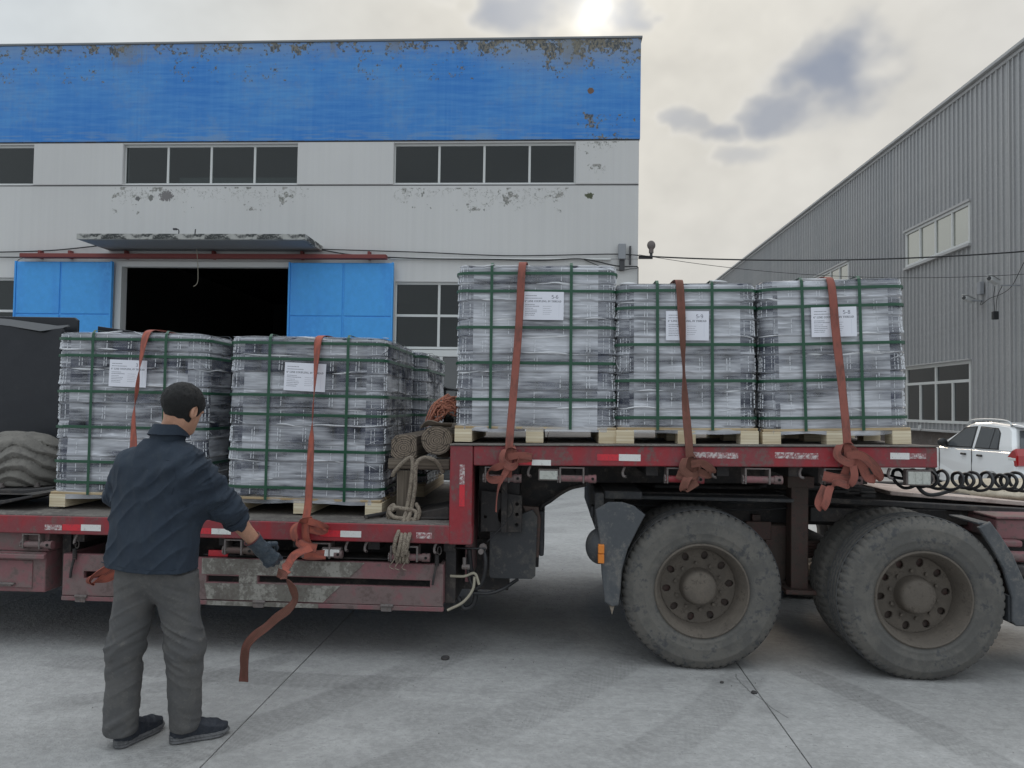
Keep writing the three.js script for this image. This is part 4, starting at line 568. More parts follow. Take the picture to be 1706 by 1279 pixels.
function pallet(o) {
  const t = thing('wrapped_pallet', o.label, 'pallet', o.pos, 'shrink wrapped pallets of couplings on the trailer'); t.rotation.set(0, o.ry || 0, o.rz || 0);
  const { nx, nz, layers, pitch, lh, seed } = o, W = nx * pitch, D = nz * pitch, base = .112, H = layers * lh, r = pitch * .493, rr = rng(seed);
  // timber: bearers of stacked ply, bottom skids and deck boards, each a piece of its own
  const PW = W + .03, PD = D + .02, y1 = .088;
  const bx = [-PW / 2, -.06, PW / 2 - .115];
  for (const x of bx) { if (o.blocks) { for (const z of [-PD / 2, -.06, PD / 2 - .12]) mesh('pallet_block', [bb(x, x + .115, .0, y1, z, z + .12, .003)], M.ply, t); } else mesh('pallet_bearer', [bb(x, x + .115, 0, y1, -PD / 2, PD / 2, .003)], M.ply, t); }
  for (let i = 0; i < 7; i++) { const z = -PD / 2 + i * (PD - .095) / 6; mesh('deck_board', [bb(-PW / 2 + rr() * .01, PW / 2 - rr() * .01, y1 + .001, base - .006, z, z + .095, .003)], M.board, t); }
  // couplings: the outer ones one by one, the heart of the stack joined
  const cg = coupling(lh - .002, r), inner = [];
  for (let k = 0; k < layers; k++) for (let i = 0; i < nx; i++) for (let j = 0; j < nz; j++) {
    const x = -W / 2 + (i + .5) * pitch, z = -D / 2 + (j + .5) * pitch, y = base + k * lh + .001;
    if (i > 0 && i < nx - 1 && j > 0 && j < nz - 1) { if (k === layers - 1) inner.push(cg.clone().translate(x, y, z)); continue; }
    if (j === 0 && i > 0 && i < nx - 1 && k < layers - 1) continue;
    put('coupling', cg, M.coupling[Math.floor(rr() * 3)], t, x + (rr() - .5) * .003, y, z + (rr() - .5) * .004);
  }
  const core = mesh('coupling_core', [...inner, bb(-W / 2 + pitch, W / 2 - pitch, base, base + H - lh, -D / 2 + .02, D / 2 - pitch, 0)], M.coupling[2], t); core.userData.kind = 'stuff';
  // interleaf sheets between the layers
  for (let k = 1; k <= layers; k++) mesh('interleaf_sheet', [bb(-W / 2 + .02, W / 2 - .02, base + k * lh - .0028, base + k * lh - .0008, -D / 2 + .02, D / 2 - .02, 0)], M.darkPanel, t);
  // stretch film: bulges over the rims, is drawn in between, gathers into a fold at every layer
  const cr = pitch * .42, off = .004, fw = W + 2 * off, fd = D + 2 * off, L = perimLen(fw, fd, cr), nS = 260, nL = layers * 18, pos = [], uv = [], idx = [], so = seed * .37;
  const yb = base - .035, yt = base + H + .004;
  const fold = []; for (let k = 0; k <= layers; k++) fold.push([rr() * 9, .002 + .0065 * rr(), .5 + rr()]);
  const hAt = (s, v) => { // outward offset of the film at height fraction v
    const y = v * (yt - yb) + yb - base, k = Math.round(y / lh), e = (y - k * lh) / lh, f = fold[clamp(k, 0, layers)], wob = (n3(s * 3.2 + f[0], k * 7.1, so) - .5) * .2, e2 = e - wob;
    // flares out over the lower rim of each layer and tucks in under it
    const up = y / lh - wob * .5, kk = Math.floor(up), t = up - kk, ff = fold[clamp(kk, 0, layers)], amp = ff[1] * (.3 + 1.2 * n3(s * 1.7 + ff[0], kk * 3.7, so + 4));
    let d = amp * Math.pow(1 - t, 2.2 * ff[2]) - .004 * smooth(.86, .99, t) + .0025 * Math.exp(-e2 * e2 * 90) * f[2];
    d += .008 * (n3(s * 1.4, y * 9, so + 11) - .5) + .0022 * (n3(s * 2.2, y * 60, so + 17) - .5);
    const q = ((s / pitch) % 1 + 1) % 1; d -= .0035 * Math.pow(Math.cos(q * Math.PI), 8);
    return d + .003;
  };
  const seam = -((fw - 2 * cr) / 2);
  for (let j = 0; j <= nL; j++) for (let i = 0; i <= nS; i++) {
    const s = i / nS * L, v = j / nL, [x, z, ax, az] = perim(s, fw, fd, cr), y = lerp(yb, yt, v), top = smooth(.965, 1, v), d = hAt(i === nS ? 0 : s, v) - top * top * .012 - (v < .03 ? -.004 : 0);
    pos.push(x + ax * d, y - (v > .99 ? .006 * n3(s * 3, 1, so) : 0) - (v < .01 ? .02 * n3(s * 5, 3, so) : 0), z + az * d); uv.push(s + seed * .31, y);
  }
  const aF = fw - 2 * cr, bF = fd - 2 * cr, cF = Math.PI * cr / 2, corners = [aF + cF / 2, aF + 1.5 * cF + bF, 2 * aF + 2.5 * cF + bF, 2 * aF + 3.5 * cF + 2 * bF], nearCorner = (s) => corners.some((c) => Math.min(Math.abs(s - c), L - Math.abs(s - c)) < cF / 2 + .035);
  const idxC = [], st = nS + 1; for (let j = 0; j < nL; j++) for (let i = 0; i < nS; i++) { const a = j * st + i, b = a + st; (j < nL * .965 && nearCorner((i + .5) / nS * L) ? idxC : idx).push(a, a + 1, b, b, a + 1, b + 1); }
  const tb = pos.length / 3, rings = 6; for (let k = 1; k <= rings; k++) for (let i = 0; i <= nS; i++) { const s = i / nS * L, q = 1 - k / rings, [x, z] = perim(s, fw, fd, cr); pos.push(x * q, yt + .008 - .02 * n3(x * q * 9 + 5, z * q * 9, so) * (1 - q) + .004, z * q); uv.push(x * q + 3, z * q); }
  for (let k = 0; k < rings; k++) for (let i = 0; i < nS; i++) { const a = k === 0 ? nL * st + i : tb + (k - 1) * st + i, b = tb + k * st + i; idx.push(a, a + 1, b, b, a + 1, b + 1); }
  const fg = new THREE.BufferGeometry(); fg.setAttribute('position', new THREE.Float32BufferAttribute(pos, 3)); fg.setAttribute('uv', new THREE.Float32BufferAttribute(uv, 2)); fg.setIndex(idx); fg.computeVertexNormals();
  const film = new THREE.Mesh(fg, filmMats[seed < 6 ? 0 : 1]); film.name = 'stretch_film'; film.castShadow = film.receiveShadow = true; t.add(film);
  { const g = fg.clone(); g.setIndex(idxC); const m = new THREE.Mesh(g, filmMats[2]); m.name = 'stretch_film'; m.castShadow = m.receiveShadow = true; t.add(m); }
  // gathered folds of the film along the layers, and pale strips painting the glints where couplings meet
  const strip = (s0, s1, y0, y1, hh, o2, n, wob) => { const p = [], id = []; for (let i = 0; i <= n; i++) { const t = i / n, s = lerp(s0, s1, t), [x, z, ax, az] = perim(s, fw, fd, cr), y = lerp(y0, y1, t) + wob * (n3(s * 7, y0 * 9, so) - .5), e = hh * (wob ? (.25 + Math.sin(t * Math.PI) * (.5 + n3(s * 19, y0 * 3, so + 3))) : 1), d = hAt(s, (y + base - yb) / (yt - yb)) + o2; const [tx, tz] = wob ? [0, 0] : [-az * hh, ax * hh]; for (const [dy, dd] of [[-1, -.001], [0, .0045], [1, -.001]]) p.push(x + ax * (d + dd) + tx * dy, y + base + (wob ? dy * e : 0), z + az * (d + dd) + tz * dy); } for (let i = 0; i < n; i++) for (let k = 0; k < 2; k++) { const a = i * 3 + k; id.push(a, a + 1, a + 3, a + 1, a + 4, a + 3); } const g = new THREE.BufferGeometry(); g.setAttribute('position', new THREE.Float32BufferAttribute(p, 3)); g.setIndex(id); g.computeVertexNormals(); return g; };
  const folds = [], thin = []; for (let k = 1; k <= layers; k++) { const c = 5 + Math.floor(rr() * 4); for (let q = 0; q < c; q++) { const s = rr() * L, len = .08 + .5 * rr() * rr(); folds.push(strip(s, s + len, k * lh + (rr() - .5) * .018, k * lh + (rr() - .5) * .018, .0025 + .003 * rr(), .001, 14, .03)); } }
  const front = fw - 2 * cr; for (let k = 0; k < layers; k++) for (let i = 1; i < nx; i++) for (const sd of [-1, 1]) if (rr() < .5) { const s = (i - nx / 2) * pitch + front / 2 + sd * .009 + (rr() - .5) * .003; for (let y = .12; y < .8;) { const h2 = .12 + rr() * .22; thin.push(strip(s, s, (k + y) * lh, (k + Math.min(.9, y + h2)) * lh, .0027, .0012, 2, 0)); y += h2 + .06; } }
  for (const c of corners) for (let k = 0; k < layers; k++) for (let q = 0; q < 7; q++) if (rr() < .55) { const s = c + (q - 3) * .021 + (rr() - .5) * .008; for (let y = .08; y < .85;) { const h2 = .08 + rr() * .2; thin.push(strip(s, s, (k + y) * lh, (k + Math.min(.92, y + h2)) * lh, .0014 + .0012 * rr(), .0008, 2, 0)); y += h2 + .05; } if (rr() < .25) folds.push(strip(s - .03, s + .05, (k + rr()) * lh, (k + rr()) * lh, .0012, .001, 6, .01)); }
  mesh('film_fold', folds, M.crease, t).userData.kind = 'stuff'; mesh('crease_glint', thin, M.creaseGlint, t).userData.kind = 'stuff';
  // green packing bands
  const hb = .0095, bandRing = (y, wob) => { const p = [], id = [], n = 120, o2 = .0165; for (let i = 0; i <= n; i++) { const s = i / n * L, [x, z, ax, az] = perim(s, fw, fd, cr), yy = y + .006 * (n3(s * .9 + wob, 3, so) - .5); for (const [dy, dd] of [[-hb, 0], [-hb, .0014], [hb, .0014], [hb, 0]]) p.push(x + ax * (o2 + dd), yy + dy, z + az * (o2 + dd)); } for (let i = 0; i < n; i++) for (let k = 0; k < 4; k++) { const a = i * 4 + k, b = i * 4 + (k + 1) % 4; id.push(a, b, a + 4, b, b + 4, a + 4); } const g = new THREE.BufferGeometry(); g.setAttribute('position', new THREE.Float32BufferAttribute(p, 3)); g.setIndex(id); g.computeVertexNormals(); return g; };
  for (const y of o.bands) mesh('packing_band', [bandRing(y, rr() * 9)], M.band, t);
  const o3 = .0182; // upright bands go under the deck boards and over the top
  const loop = (along, at) => { const h2 = (along === 'z' ? fd : fw) / 2 + o3, hw = hb, Y0 = base - .022, Y1 = yt + .016, c = .02; const path = [[h2, Y0], [h2, Y1 - c - .03], [h2 - .006, Y1 - c], [h2 - c * 1.4, Y1], [-h2 + c * 1.4, Y1], [-h2 + .006, Y1 - c], [-h2, Y1 - c - .03], [-h2, Y0]]; return ribbonPoly(path.map(([p, y]) => along === 'z' ? [at + .004 * (n3(y * 3, at * 9, so) - .5), y, p] : [p, y, at]), along === 'z' ? [1, 0, 0] : [0, 0, 1], hw * 2, .0014); };
  for (const x of o.vx) mesh('packing_band', [loop('z', x)], M.band, t); for (const z of o.vz || [-.12, .14]) mesh('packing_band', [loop('x', z)], M.bandDark, t);
  // paper label
  const [lx, ly, lw, lhh, lrz] = o.paper, lg = new THREE.BoxGeometry(lw, lhh, .0008, 6, 4, 1); { const p = lg.attributes.position; for (let i = 0; i < p.count; i++) p.setZ(i, p.getZ(i) + .004 * n3(p.getX(i) * 14 + seed, p.getY(i) * 14, 2)); lg.computeVertexNormals(); }
  if (o.hand) { const lm = new THREE.Mesh(lg, label(o.hand)); lm.name = 'paper_label'; lm.position.set(lx, ly, fd / 2 + .0205); lm.rotation.z = lrz || 0; lm.castShadow = lm.receiveShadow = true; t.add(lm); }
  return t;
}
// straight-sided ribbon along a polyline
function ribbonPoly(P, w, width, th) { const pts = []; for (let i = 0; i < P.length; i++) pts.push([...P[i], ...w]); return ribbonLinear(pts, width, th); }
function ribbonLinear(pts, width, t) {
  const pos = [], idx = [], n = pts.length; for (let i = 0; i < n; i++) { const c = V(pts[i].slice(0, 3)), a = V(pts[Math.max(0, i - 1)].slice(0, 3)), b = V(pts[Math.min(n - 1, i + 1)].slice(0, 3)), tan = b.sub(a).normalize(), w = V(pts[i].slice(3, 6)).normalize(), k = new THREE.Vector3().crossVectors(tan, w).normalize(); for (const [p, q] of [[-1, -1], [1, -1], [1, 1], [-1, 1]]) { const v = c.clone().addScaledVector(w, p * width / 2).addScaledVector(k, q * t / 2); pos.push(v.x, v.y, v.z); } }
  for (let i = 0; i < n - 1; i++) for (let k = 0; k < 4; k++) { const a = i * 4 + k, b = i * 4 + (k + 1) % 4; idx.push(a, b, a + 4, b, b + 4, a + 4); }
  const g = new THREE.BufferGeometry(); g.setAttribute('position', new THREE.Float32BufferAttribute(pos, 3)); g.setIndex(idx); const f = g.toNonIndexed(); f.computeVertexNormals(); return f;
}
const LW = LOW + .005;
pallet({ label: 'shrink wrapped pallet of couplings behind the man, second from the left end, sheet marked 3', pos: [-2.93, LW + .01, -5.48], nx: 6, nz: 6, layers: 9, pitch: .175, lh: .122, seed: 3, rz: -.004, bands: [.175, .315, .555, .80, 1.05, 1.165], vx: [-.26, .26], paper: [-.0, .93, .265, .185, -.02], hand: '3' });
pallet({ label: 'shrink wrapped pallet of couplings between the man and the old timbers, sheet marked 4', pos: [-1.685, LW + .005, -5.47], nx: 6, nz: 6, layers: 9, pitch: .177, lh: .1205, seed: 4, ry: .0, rz: -.006, bands: [.175, .425, .67, .80, 1.045, 1.155], vx: [-.25, .29], paper: [.0, .925, .285, .19, -.03], hand: '4' });
pallet({ label: 'rear wrapped pallet mostly hidden behind the front one beside the copper coloured rope', pos: [-1.59, LW, -6.57], nx: 6, nz: 6, layers: 9, pitch: .177, lh: .1195, seed: 5, bands: [.175, .425, .67, .80, 1.045, 1.155], vx: [-.25, .29], paper: [0, .9, .27, .19, 0] });
pallet({ label: 'tallest wrapped pallet on the raised deck above the step, sheet marked 5-6', pos: [-.115, 1.414, -5.38], nx: 6, nz: 6, layers: 9, pitch: .172, lh: .1175, seed: 6, rz: .004, bands: [.285, .525, .76, 1.0, 1.115], vx: [-.295, .23], paper: [.045, .90, .27, .185, -.01], hand: '5-6' });
pallet({ label: 'narrow wrapped pallet mid raised deck under the brown twisted strap, sheet marked 5-9', pos: [.868, 1.424, -5.37], nx: 5, nz: 6, layers: 8, pitch: .176, lh: .1165, seed: 7, rz: .01, blocks: true, bands: [.17, .41, .645, .885, .995], vx: [-.19, .16], paper: [.0, .765, .275, .19, -.005], hand: '5-9' });
pallet({ label: 'front wrapped pallet at the nose end of the raised deck, sheet marked 5-8', pos: [1.825, 1.436, -5.36], nx: 5, nz: 6, layers: 8, pitch: .177, lh: .1185, seed: 8, ry: -.035, rz: .03, blocks: true, bands: [.175, .415, .65, .89, 1.005], vx: [-.19, .165], paper: [.0, .785, .28, .19, .0], hand: '5-8' });

// ---------------------------------------------------------------- lashing straps over the loads, tied off at the winches
const X = [1, 0, 0], wAt = (deg) => [Math.cos(deg * Math.PI / 180), 0, Math.sin(deg * Math.PI / 180)];
function strap(labelText, mat, paths, w = .05) { const m = mesh('lashing_strap', paths.map((p) => ribbon(p, p.w || w, .0032, p.n || 110)), mat, scene, true); return tag(m, labelText, 'strap', 'lashing straps over the pallets'); }
const knot = (cx, cy, cz, s, k) => Object.assign([ // overhand turn round the standing part
  [cx + .03 * s, cy + .07, cz, ...X], [cx - .035 * s, cy + .05, cz + .02, .8, .5, .3], [cx - .05 * s, cy - .01, cz + .028, .5, .85, .2], [cx + .01 * s, cy - .055, cz + .034, .3, .95, 0], [cx + .045 * s, cy - .03, cz + .02, .1, .9, .4], [cx + .03 * s, cy + .03, cz + .012, .2, .9, .3], [cx - .03 * s, cy + .03, cz - .008, .4, .8, .2]], { n: 60, w: .046 });
strap('dull orange strap over the tallest pallet, tied in a bow on the step beam', M.webDull, [
  [[-.2, 1.5, -5.96, ...X], [-.2, 2.56, -5.945, ...X], [-.2, 2.61, -5.9, ...X], [-.205, 2.612, -5.4, ...X], [-.21, 2.61, -4.88, ...X], [-.214, 2.58, -4.832, ...X], [-.23, 2.15, -4.79, ...wAt(10)], [-.25, 1.8, -4.74, ...wAt(6)], [-.272, 1.42, -4.672, ...X], [-.276, 1.28, -4.668, ...X], [-.28, 1.2, -4.70, ...X]],
  knot(-.265, 1.325, -4.678, 1), Object.assign([[-.28, 1.33, -4.66, 0, 1, .1], [-.2, 1.345, -4.645, 0, 1, .2], [-.13, 1.335, -4.655, 0, 1, 0], [-.135, 1.325, -4.675, 0, 1, 0], [-.24, 1.31, -4.68, 0, 1, 0]], { n: 40, w: .042 }),
  Object.assign([[-.27, 1.29, -4.66, .6, .7, .2], [-.34, 1.27, -4.64, .3, .9, .3], [-.4, 1.235, -4.65, .2, .3, .9], [-.385, 1.19, -4.665, .3, .9, .2], [-.31, 1.19, -4.66, .2, 1, .2]], { n: 50 }), Object.assign([[-.28, 1.26, -4.655, ...X], [-.33, 1.16, -4.66, ...wAt(60)], [-.345, 1.08, -4.66, ...wAt(80)], [-.35, .985, -4.66, ...wAt(75)]], { n: 40, w: .04 })]);
strap('brown strap twisted thin halfway down the narrow middle pallet', M.webBrown, [
  [[.8, 1.55, -5.95, ...X], [.8, 2.45, -5.94, ...X], [.805, 2.492, -5.88, ...X], [.808, 2.495, -5.4, ...X], [.81, 2.492, -4.86, ...X], [.81, 2.46, -4.822, ...X], [.818, 2.3, -4.80, ...wAt(20)], [.825, 2.08, -4.775, ...wAt(55)], [.829, 1.9, -4.755, ...wAt(84)], [.834, 1.72, -4.73, ...wAt(48)], [.843, 1.55, -4.70, ...wAt(15)], [.85, 1.43, -4.672, ...X], [.856, 1.28, -4.665, ...X], [.85, 1.2, -4.70, ...X]],
  knot(.86, 1.29, -4.676, 1), Object.assign([[.86, 1.31, -4.65, 0, 1, .2], [.93, 1.315, -4.64, .2, 1, .3], [.99, 1.265, -4.65, .8, .6, .2], [.965, 1.245, -4.665, .4, .9, .2], [.88, 1.275, -4.665, 0, 1, 0]], { n: 50 }), Object.assign([[.86, 1.25, -4.65, ...X], [.83, 1.21, -4.64, .9, .3, .2], [.815, 1.15, -4.65, .9, .2, .4], [.86, 1.175, -4.655, .7, -.7, .2], [.9, 1.2, -4.66, .5, -.8, 0]], { n: 50 }), Object.assign([[.78, 1.245, -4.69, .2, 1, 0], [.84, 1.225, -4.672, .2, 1, 0], [.91, 1.21, -4.69, .2, 1, 0]], { n: 20, w: .06 })]);
strap('dull pink orange strap leaning across the front pallet, with a long hanging bow', M.webDull, [
  [[1.75, 1.55, -5.94, ...X], [1.75, 2.48, -5.93, ...X], [1.752, 2.52, -5.88, ...X], [1.755, 2.515, -5.4, ...X], [1.762, 2.515, -4.86, ...X], [1.765, 2.475, -4.812, ...X], [1.782, 2.15, -4.77, ...wAt(10)], [1.803, 1.75, -4.71, ...X], [1.812, 1.46, -4.665, ...X], [1.815, 1.33, -4.66, ...X], [1.79, 1.22, -4.70, ...X]],
  knot(1.805, 1.39, -4.672, 1.2), Object.assign([[1.8, 1.38, -4.645, .3, 1, .2], [1.87, 1.385, -4.62, .5, .8, .3], [1.95, 1.32, -4.61, .8, .5, .3], [1.985, 1.25, -4.63, .9, .2, .4], [1.935, 1.245, -4.655, .8, .4, .2], [1.89, 1.33, -4.66, .7, .6, 0], [1.82, 1.37, -4.66, .3, 1, 0]], { n: 70, w: .055 }), Object.assign([[1.84, 1.32, -4.645, ...X], [1.845, 1.25, -4.64, ...X], [1.82, 1.2, -4.65, .9, .3, 0], [1.74, 1.215, -4.66, .3, .9, 0], [1.7, 1.17, -4.65, .8, .5, .2], [1.675, 1.09, -4.64, .95, .1, .2], [1.655, 1.055, -4.65, .9, .2, .4], [1.64, 1.08, -4.665, .95, .2, .3], [1.68, 1.19, -4.67, .9, .4, 0]], { n: 90, w: .046 }), Object.assign([[1.68, 1.25, -4.70, .1, 1, 0], [1.76, 1.235, -4.672, .1, 1, 0], [1.88, 1.23, -4.7, .1, 1, 0]], { n: 20, w: .06 })]);
strap('bright orange strap twisted over the pallet behind the man, tail looped near his thigh', M.webOrange, [
  [[-2.78, 1.0, -6.08, ...X], [-2.78, 2.09, -6.07, ...X], [-2.785, 2.142, -6.0, ...X], [-2.79, 2.145, -5.5, ...X], [-2.80, 2.14, -4.97, ...X], [-2.803, 2.105, -4.925, ...X], [-2.806, 1.95, -4.88, ...wAt(35)], [-2.80, 1.74, -4.83, ...wAt(86)], [-2.795, 1.55, -4.79, ...wAt(40)], [-2.76, 1.3, -4.74, ...X], [-2.73, .9, -4.665, ...X], [-2.7, .7, -4.69, ...X]],
  Object.assign([[-2.7, .8, -4.65, ...X], [-2.72, .68, -4.62, .8, .5, .2], [-2.82, .58, -4.6, .6, .8, .3], [-2.93, .505, -4.6, .7, .5, .6], [-2.945, .475, -4.62, .9, .2, .5], [-2.85, .51, -4.64, .6, .8, .2], [-2.72, .6, -4.655, .6, .8, 0]], { n: 70, w: .07 })]);
strap('bright orange strap over the middle left pallet, its free end pulled by the man', M.webOrange, [
  [[-1.58, 1.0, -6.02, ...X], [-1.58, 2.06, -6.01, ...X], [-1.583, 2.115, -5.95, ...X], [-1.587, 2.118, -5.5, ...X], [-1.592, 2.108, -4.95, ...X], [-1.594, 2.07, -4.908, ...X], [-1.592, 1.95, -4.88, ...wAt(32)], [-1.585, 1.75, -4.83, ...wAt(62)], [-1.583, 1.58, -4.80, ...wAt(80)], [-1.575, 1.35, -4.755, ...wAt(20)], [-1.566, 1.0, -4.70, ...X], [-1.57, .9, -4.676, ...X], [-1.565, .79, -4.67, ...X], [-1.53, .7, -4.70, ...X]],
  Object.assign([[-1.55, .9, -4.66, .3, 1, 0], [-1.47, .885, -4.635, .1, 1, .2], [-1.43, .86, -4.65, .2, .8, .5], [-1.46, .835, -4.67, .1, 1, .1], [-1.55, .845, -4.675, 0, 1, 0]], { n: 50, w: .045 }),
  Object.assign([[-1.53, .90, -4.68, .4, .9, 0], [-1.6, .895, -4.65, .7, .6, .3], [-1.635, .85, -4.635, .9, .2, .3], [-1.62, .79, -4.63, .8, -.5, .2], [-1.555, .745, -4.635, .4, -.9, .1], [-1.49, .73, -4.655, .1, -1, 0]], { n: 60, w: .055 }),
  Object.assign([[-1.6, .68, -4.715, .1, 1, 0], [-1.53, .675, -4.7, .1, 1, 0], [-1.45, .68, -4.715, .1, 1, 0]], { n: 20, w: .06 }),
  // from the knot to the glove and down from it
  Object.assign([[-1.52, .735, -4.64, .6, -.7, .2], [-1.58, .715, -4.55, .7, -.7, .1], [-1.545, .70, -4.3, .7, -.7, .1], [-1.47, .735, -4.05, .8, -.6, .1], [-1.425, .745, -3.94, .9, -.3, .3], [-1.43, .74, -3.89, .7, -.6, .2]], { n: 90, w: .05 })]);
{ const s = scene.children[scene.children.length - 1], t = mesh('strap_tail', [ribbon([[-1.45, .75, -3.88, .5, -.8, .2], [-1.415, .74, -3.865, .5, -.8, .3], [-1.385, .71, -3.865, .8, -.4, .4], [-1.36, .66, -3.875, .95, .1, .3], [-1.355, .605, -3.885, .8, .1, .6], [-1.39, .555, -3.89, .65, -.6, .4], [-1.45, .51, -3.89, .55, -.75, .3], [-1.51, .455, -3.9, .75, -.5, .45], [-1.575, .405, -3.9, .5, -.8, .3], [-1.615, .355, -3.9, .9, -.3, .3], [-1.628, .29, -3.905, 1, 0, .1], [-1.63, .22, -3.91, .97, 0, .25], [-1.636, .155, -3.92, 1, 0, -.1]], .05, .0032, 150)], M.webBrown, s, true); t.userData.label = 'dirty brown free end of the strap hanging from the glove'; }

// ---------------------------------------------------------------- old timber, rope and odds and ends by the step
{
  const prism = (pts, len, seed, mat, endMat, x, y, z) => { const g = ext(pts, len, .006); const p = g.attributes.position; for (let i = 0; i < p.count; i++) { const k = .012; p.setXYZ(i, p.getX(i) + k * (n3(p.getX(i) * 12 + seed, p.getY(i) * 12, p.getZ(i) * 3) - .5), p.getY(i) + k * (n3(p.getX(i) * 12, p.getY(i) * 12 + seed, p.getZ(i) * 3 + 4) - .5), p.getZ(i)); } g.computeVertexNormals(); const m = mesh('timber', [g.translate(x, y, z)], mat); const e = new THREE.ShapeGeometry(new THREE.Shape(pts.map((q) => new THREE.Vector2(q[0] * .97, q[1] * .97)))); const q = e.attributes.position, uv = e.attributes.uv; for (let i = 0; i < q.count; i++) uv.setXY(i, q.getX(i) / .24 + .5, q.getY(i) / .24 + .5); const em = mesh('end_grain', [e.translate(x, y, z + len + .011)], endMat, m, true); return m; };
  let m = prism([[-.09, -.05], [-.085, .05], [-.055, .085], [.06, .09], [.085, .08], [.09, -.06], [.06, -.075], [-.06, -.075]], 1.9, 2, M.oldWood, M.endGrain, -1.0, 1.36, -6.85); m.rotation.y = 0; tag(m, 'squared old grey timber lying end on beside the round log', 'timber');
  m = prism(ring(14, (a) => [.108 * Math.cos(a) * (1 + .04 * Math.sin(a * 3)), .1 * Math.sin(a)]), 1.9, 5, M.oldWood, M.endGrain, -.775, 1.415, -6.83); m.name = 'log'; tag(m, 'round old log seen end on with radial cracks, under the copper coloured rope', 'log');
  const wood = (n, gs, l, c = 'plank', mat = M.oldWood) => tag(mesh(n, gs, mat), l, c);
  wood('plank', [box(.42, .075, .12, -.895, 1.252, -4.99, .01).rotateZ(.0)], 'short dirty plank lying across the top of the upright board', 'plank');
  wood('plank', [box(.1, .36, .06, -.99, 1.03, -4.95, .008)], 'upright grey board with the knotted rope hanging in front', 'plank', M.boardUp);
  wood('plank', [box(.09, .09, .7, -.78, 1.32, -5.6, .01)], 'stub of dark timber wedged under the round log', 'plank');
  wood('steel_angle', [ext([[-.12, 0], [.1, 0.0], [.1, .07], [.085, .075], [-.12, .03]], .4, .003).translate(-.78, .9, -5.3), box(.25, .012, .4, -.8, .906, -5.05, .004)], 'rusty steel offcut lying on the deck against the red step post', 'steel offcut', M.darkSteel);
  wood('steel_tube', [tube([[-1.21, .912, -4.82], [-1.0, .925, -5.1], [-.85, .93, -5.3]], .014, 10, 10), cyl(.0141, .01, 'z', -1.215, .912, -4.812, 12)], 'thin dark tube lying on the deck by the foot of the rope', 'tube', M.darkSteel);
  // twisted rope: two strands along a path
  const twist = (path, r, turns, n) => { const c = new THREE.CatmullRomCurve3(path.map(V)), fr = c.computeFrenetFrames(n), out = []; for (let s = 0; s < 3; s++) { const p = []; for (let i = 0; i <= n; i++) { const q = c.getPointAt(i / n), a = i / n * turns * 6.283 + s * 2.094; q.addScaledVector(fr.normals[i], Math.cos(a) * r * .55).addScaledVector(fr.binormals[i], Math.sin(a) * r * .55); p.push([q.x, q.y, q.z]); } out.push(tube(p, r * .62, n, 6)); } return out; };
  const rope = mesh('rope', [
    ...twist([[-1.07, 1.17, -4.93], [-1.055, 1.2, -4.91], [-.985, 1.275, -4.9], [-.94, 1.3, -4.89], [-.925, 1.27, -4.875], [-.935, 1.1, -4.86], [-.955, .95, -4.84], [-.962, .885, -4.78], [-.955, .78, -4.672], [-.975, .69, -4.68]], .013, 26, 260),
    ...twist([[-.73, 1.2, -4.95], [-.78, 1.28, -4.91], [-.85, 1.3, -4.89], [-.895, 1.27, -4.875], [-.905, 1.1, -4.86], [-.925, .95, -4.84], [-.935, .885, -4.78], [-.93, .78, -4.672], [-.945, .69, -4.68]], .013, 26, 260),
    ...twist([[-.895, 1.0, -4.86], [-.87, .95, -4.85], [-.885, .9, -4.83], [-.93, .905, -4.81], [-1.04, .915, -4.83], [-1.075, .955, -4.86], [-1.045, .985, -4.87], [-1.04, .95, -4.85]], .013, 18, 160),
    ...twist([[-1.06, .885, -4.86], [-1.08, .93, -4.86], [-1.05, .965, -4.86], [-.96, .965, -4.835], [-.89, .945, -4.84], [-.9, .88, -4.8], [-.905, .8, -4.675], [-.925, .7, -4.675]], .013, 18, 180),
    ...twist([[-1.08, .88, -4.88], [-1.0, .86, -4.86], [-.96, .9, -4.8], [-.985, .8, -4.672], [-.995, .72, -4.68], [-.98, .67, -4.7]], .012, 14, 120),
    ...[[-1.0, .66], [-.965, .655], [-.92, .655]].map(([x, y]) => tube([[x + .02, y + .05, -4.69], [x, y, -4.685], [x - .025, y - .04, -4.68], [x + .005, y - .055, -4.68]], .003, 14, 5)), ...[0, 1, 2, 3].map((i) => tube(ring(14, (a) => [-.985 + i * .022, .672 + .033 * Math.sin(a), -4.735 + .033 * Math.cos(a)]), .011, 30, 6, true))], M.rope);
  tag(rope, 'thick grey twisted rope tied round the upright board and down to a winch', 'rope');
  // heap of copper coloured rope
  const r = rng(99), tubes = []; for (let s = 0; s < 60; s++) { const pts = []; let a = r() * 6.28, b = r() * 3.1, k = .55 + .45 * r(); for (let i = 0; i < 9; i++) { a += (r() - .35) * 1.1; b += (r() - .5) * 1.0; const e = k * (.85 + .15 * r()); pts.push([-.735 + .13 * e * Math.cos(a) * (1 - .35 * Math.max(0, Math.sin(b))), 1.60 + .115 * e * Math.sin(b) + .02 * Math.cos(a), -5.12 + .1 * e * Math.sin(a)]); } tubes.push(tube(pts, .0058, 40, 5)); }
  for (let s = 0; s < 3; s++) tubes.push(tube([[-.885 + s * .012, 1.5 + s * .002, -5.06], [-.86 + s * .016, 1.58, -5.05 + s * .008], [-.82 + s * .02, 1.66 + .01 * (s % 2), -5.05], [-.72 + s * .01, 1.73 - .008 * s, -5.06]], .0058, 24, 5));
  tag(mesh('rope_heap', tubes, M.copperRope), 'tangled heap of thin copper coloured rope on top of the round log', 'rope');
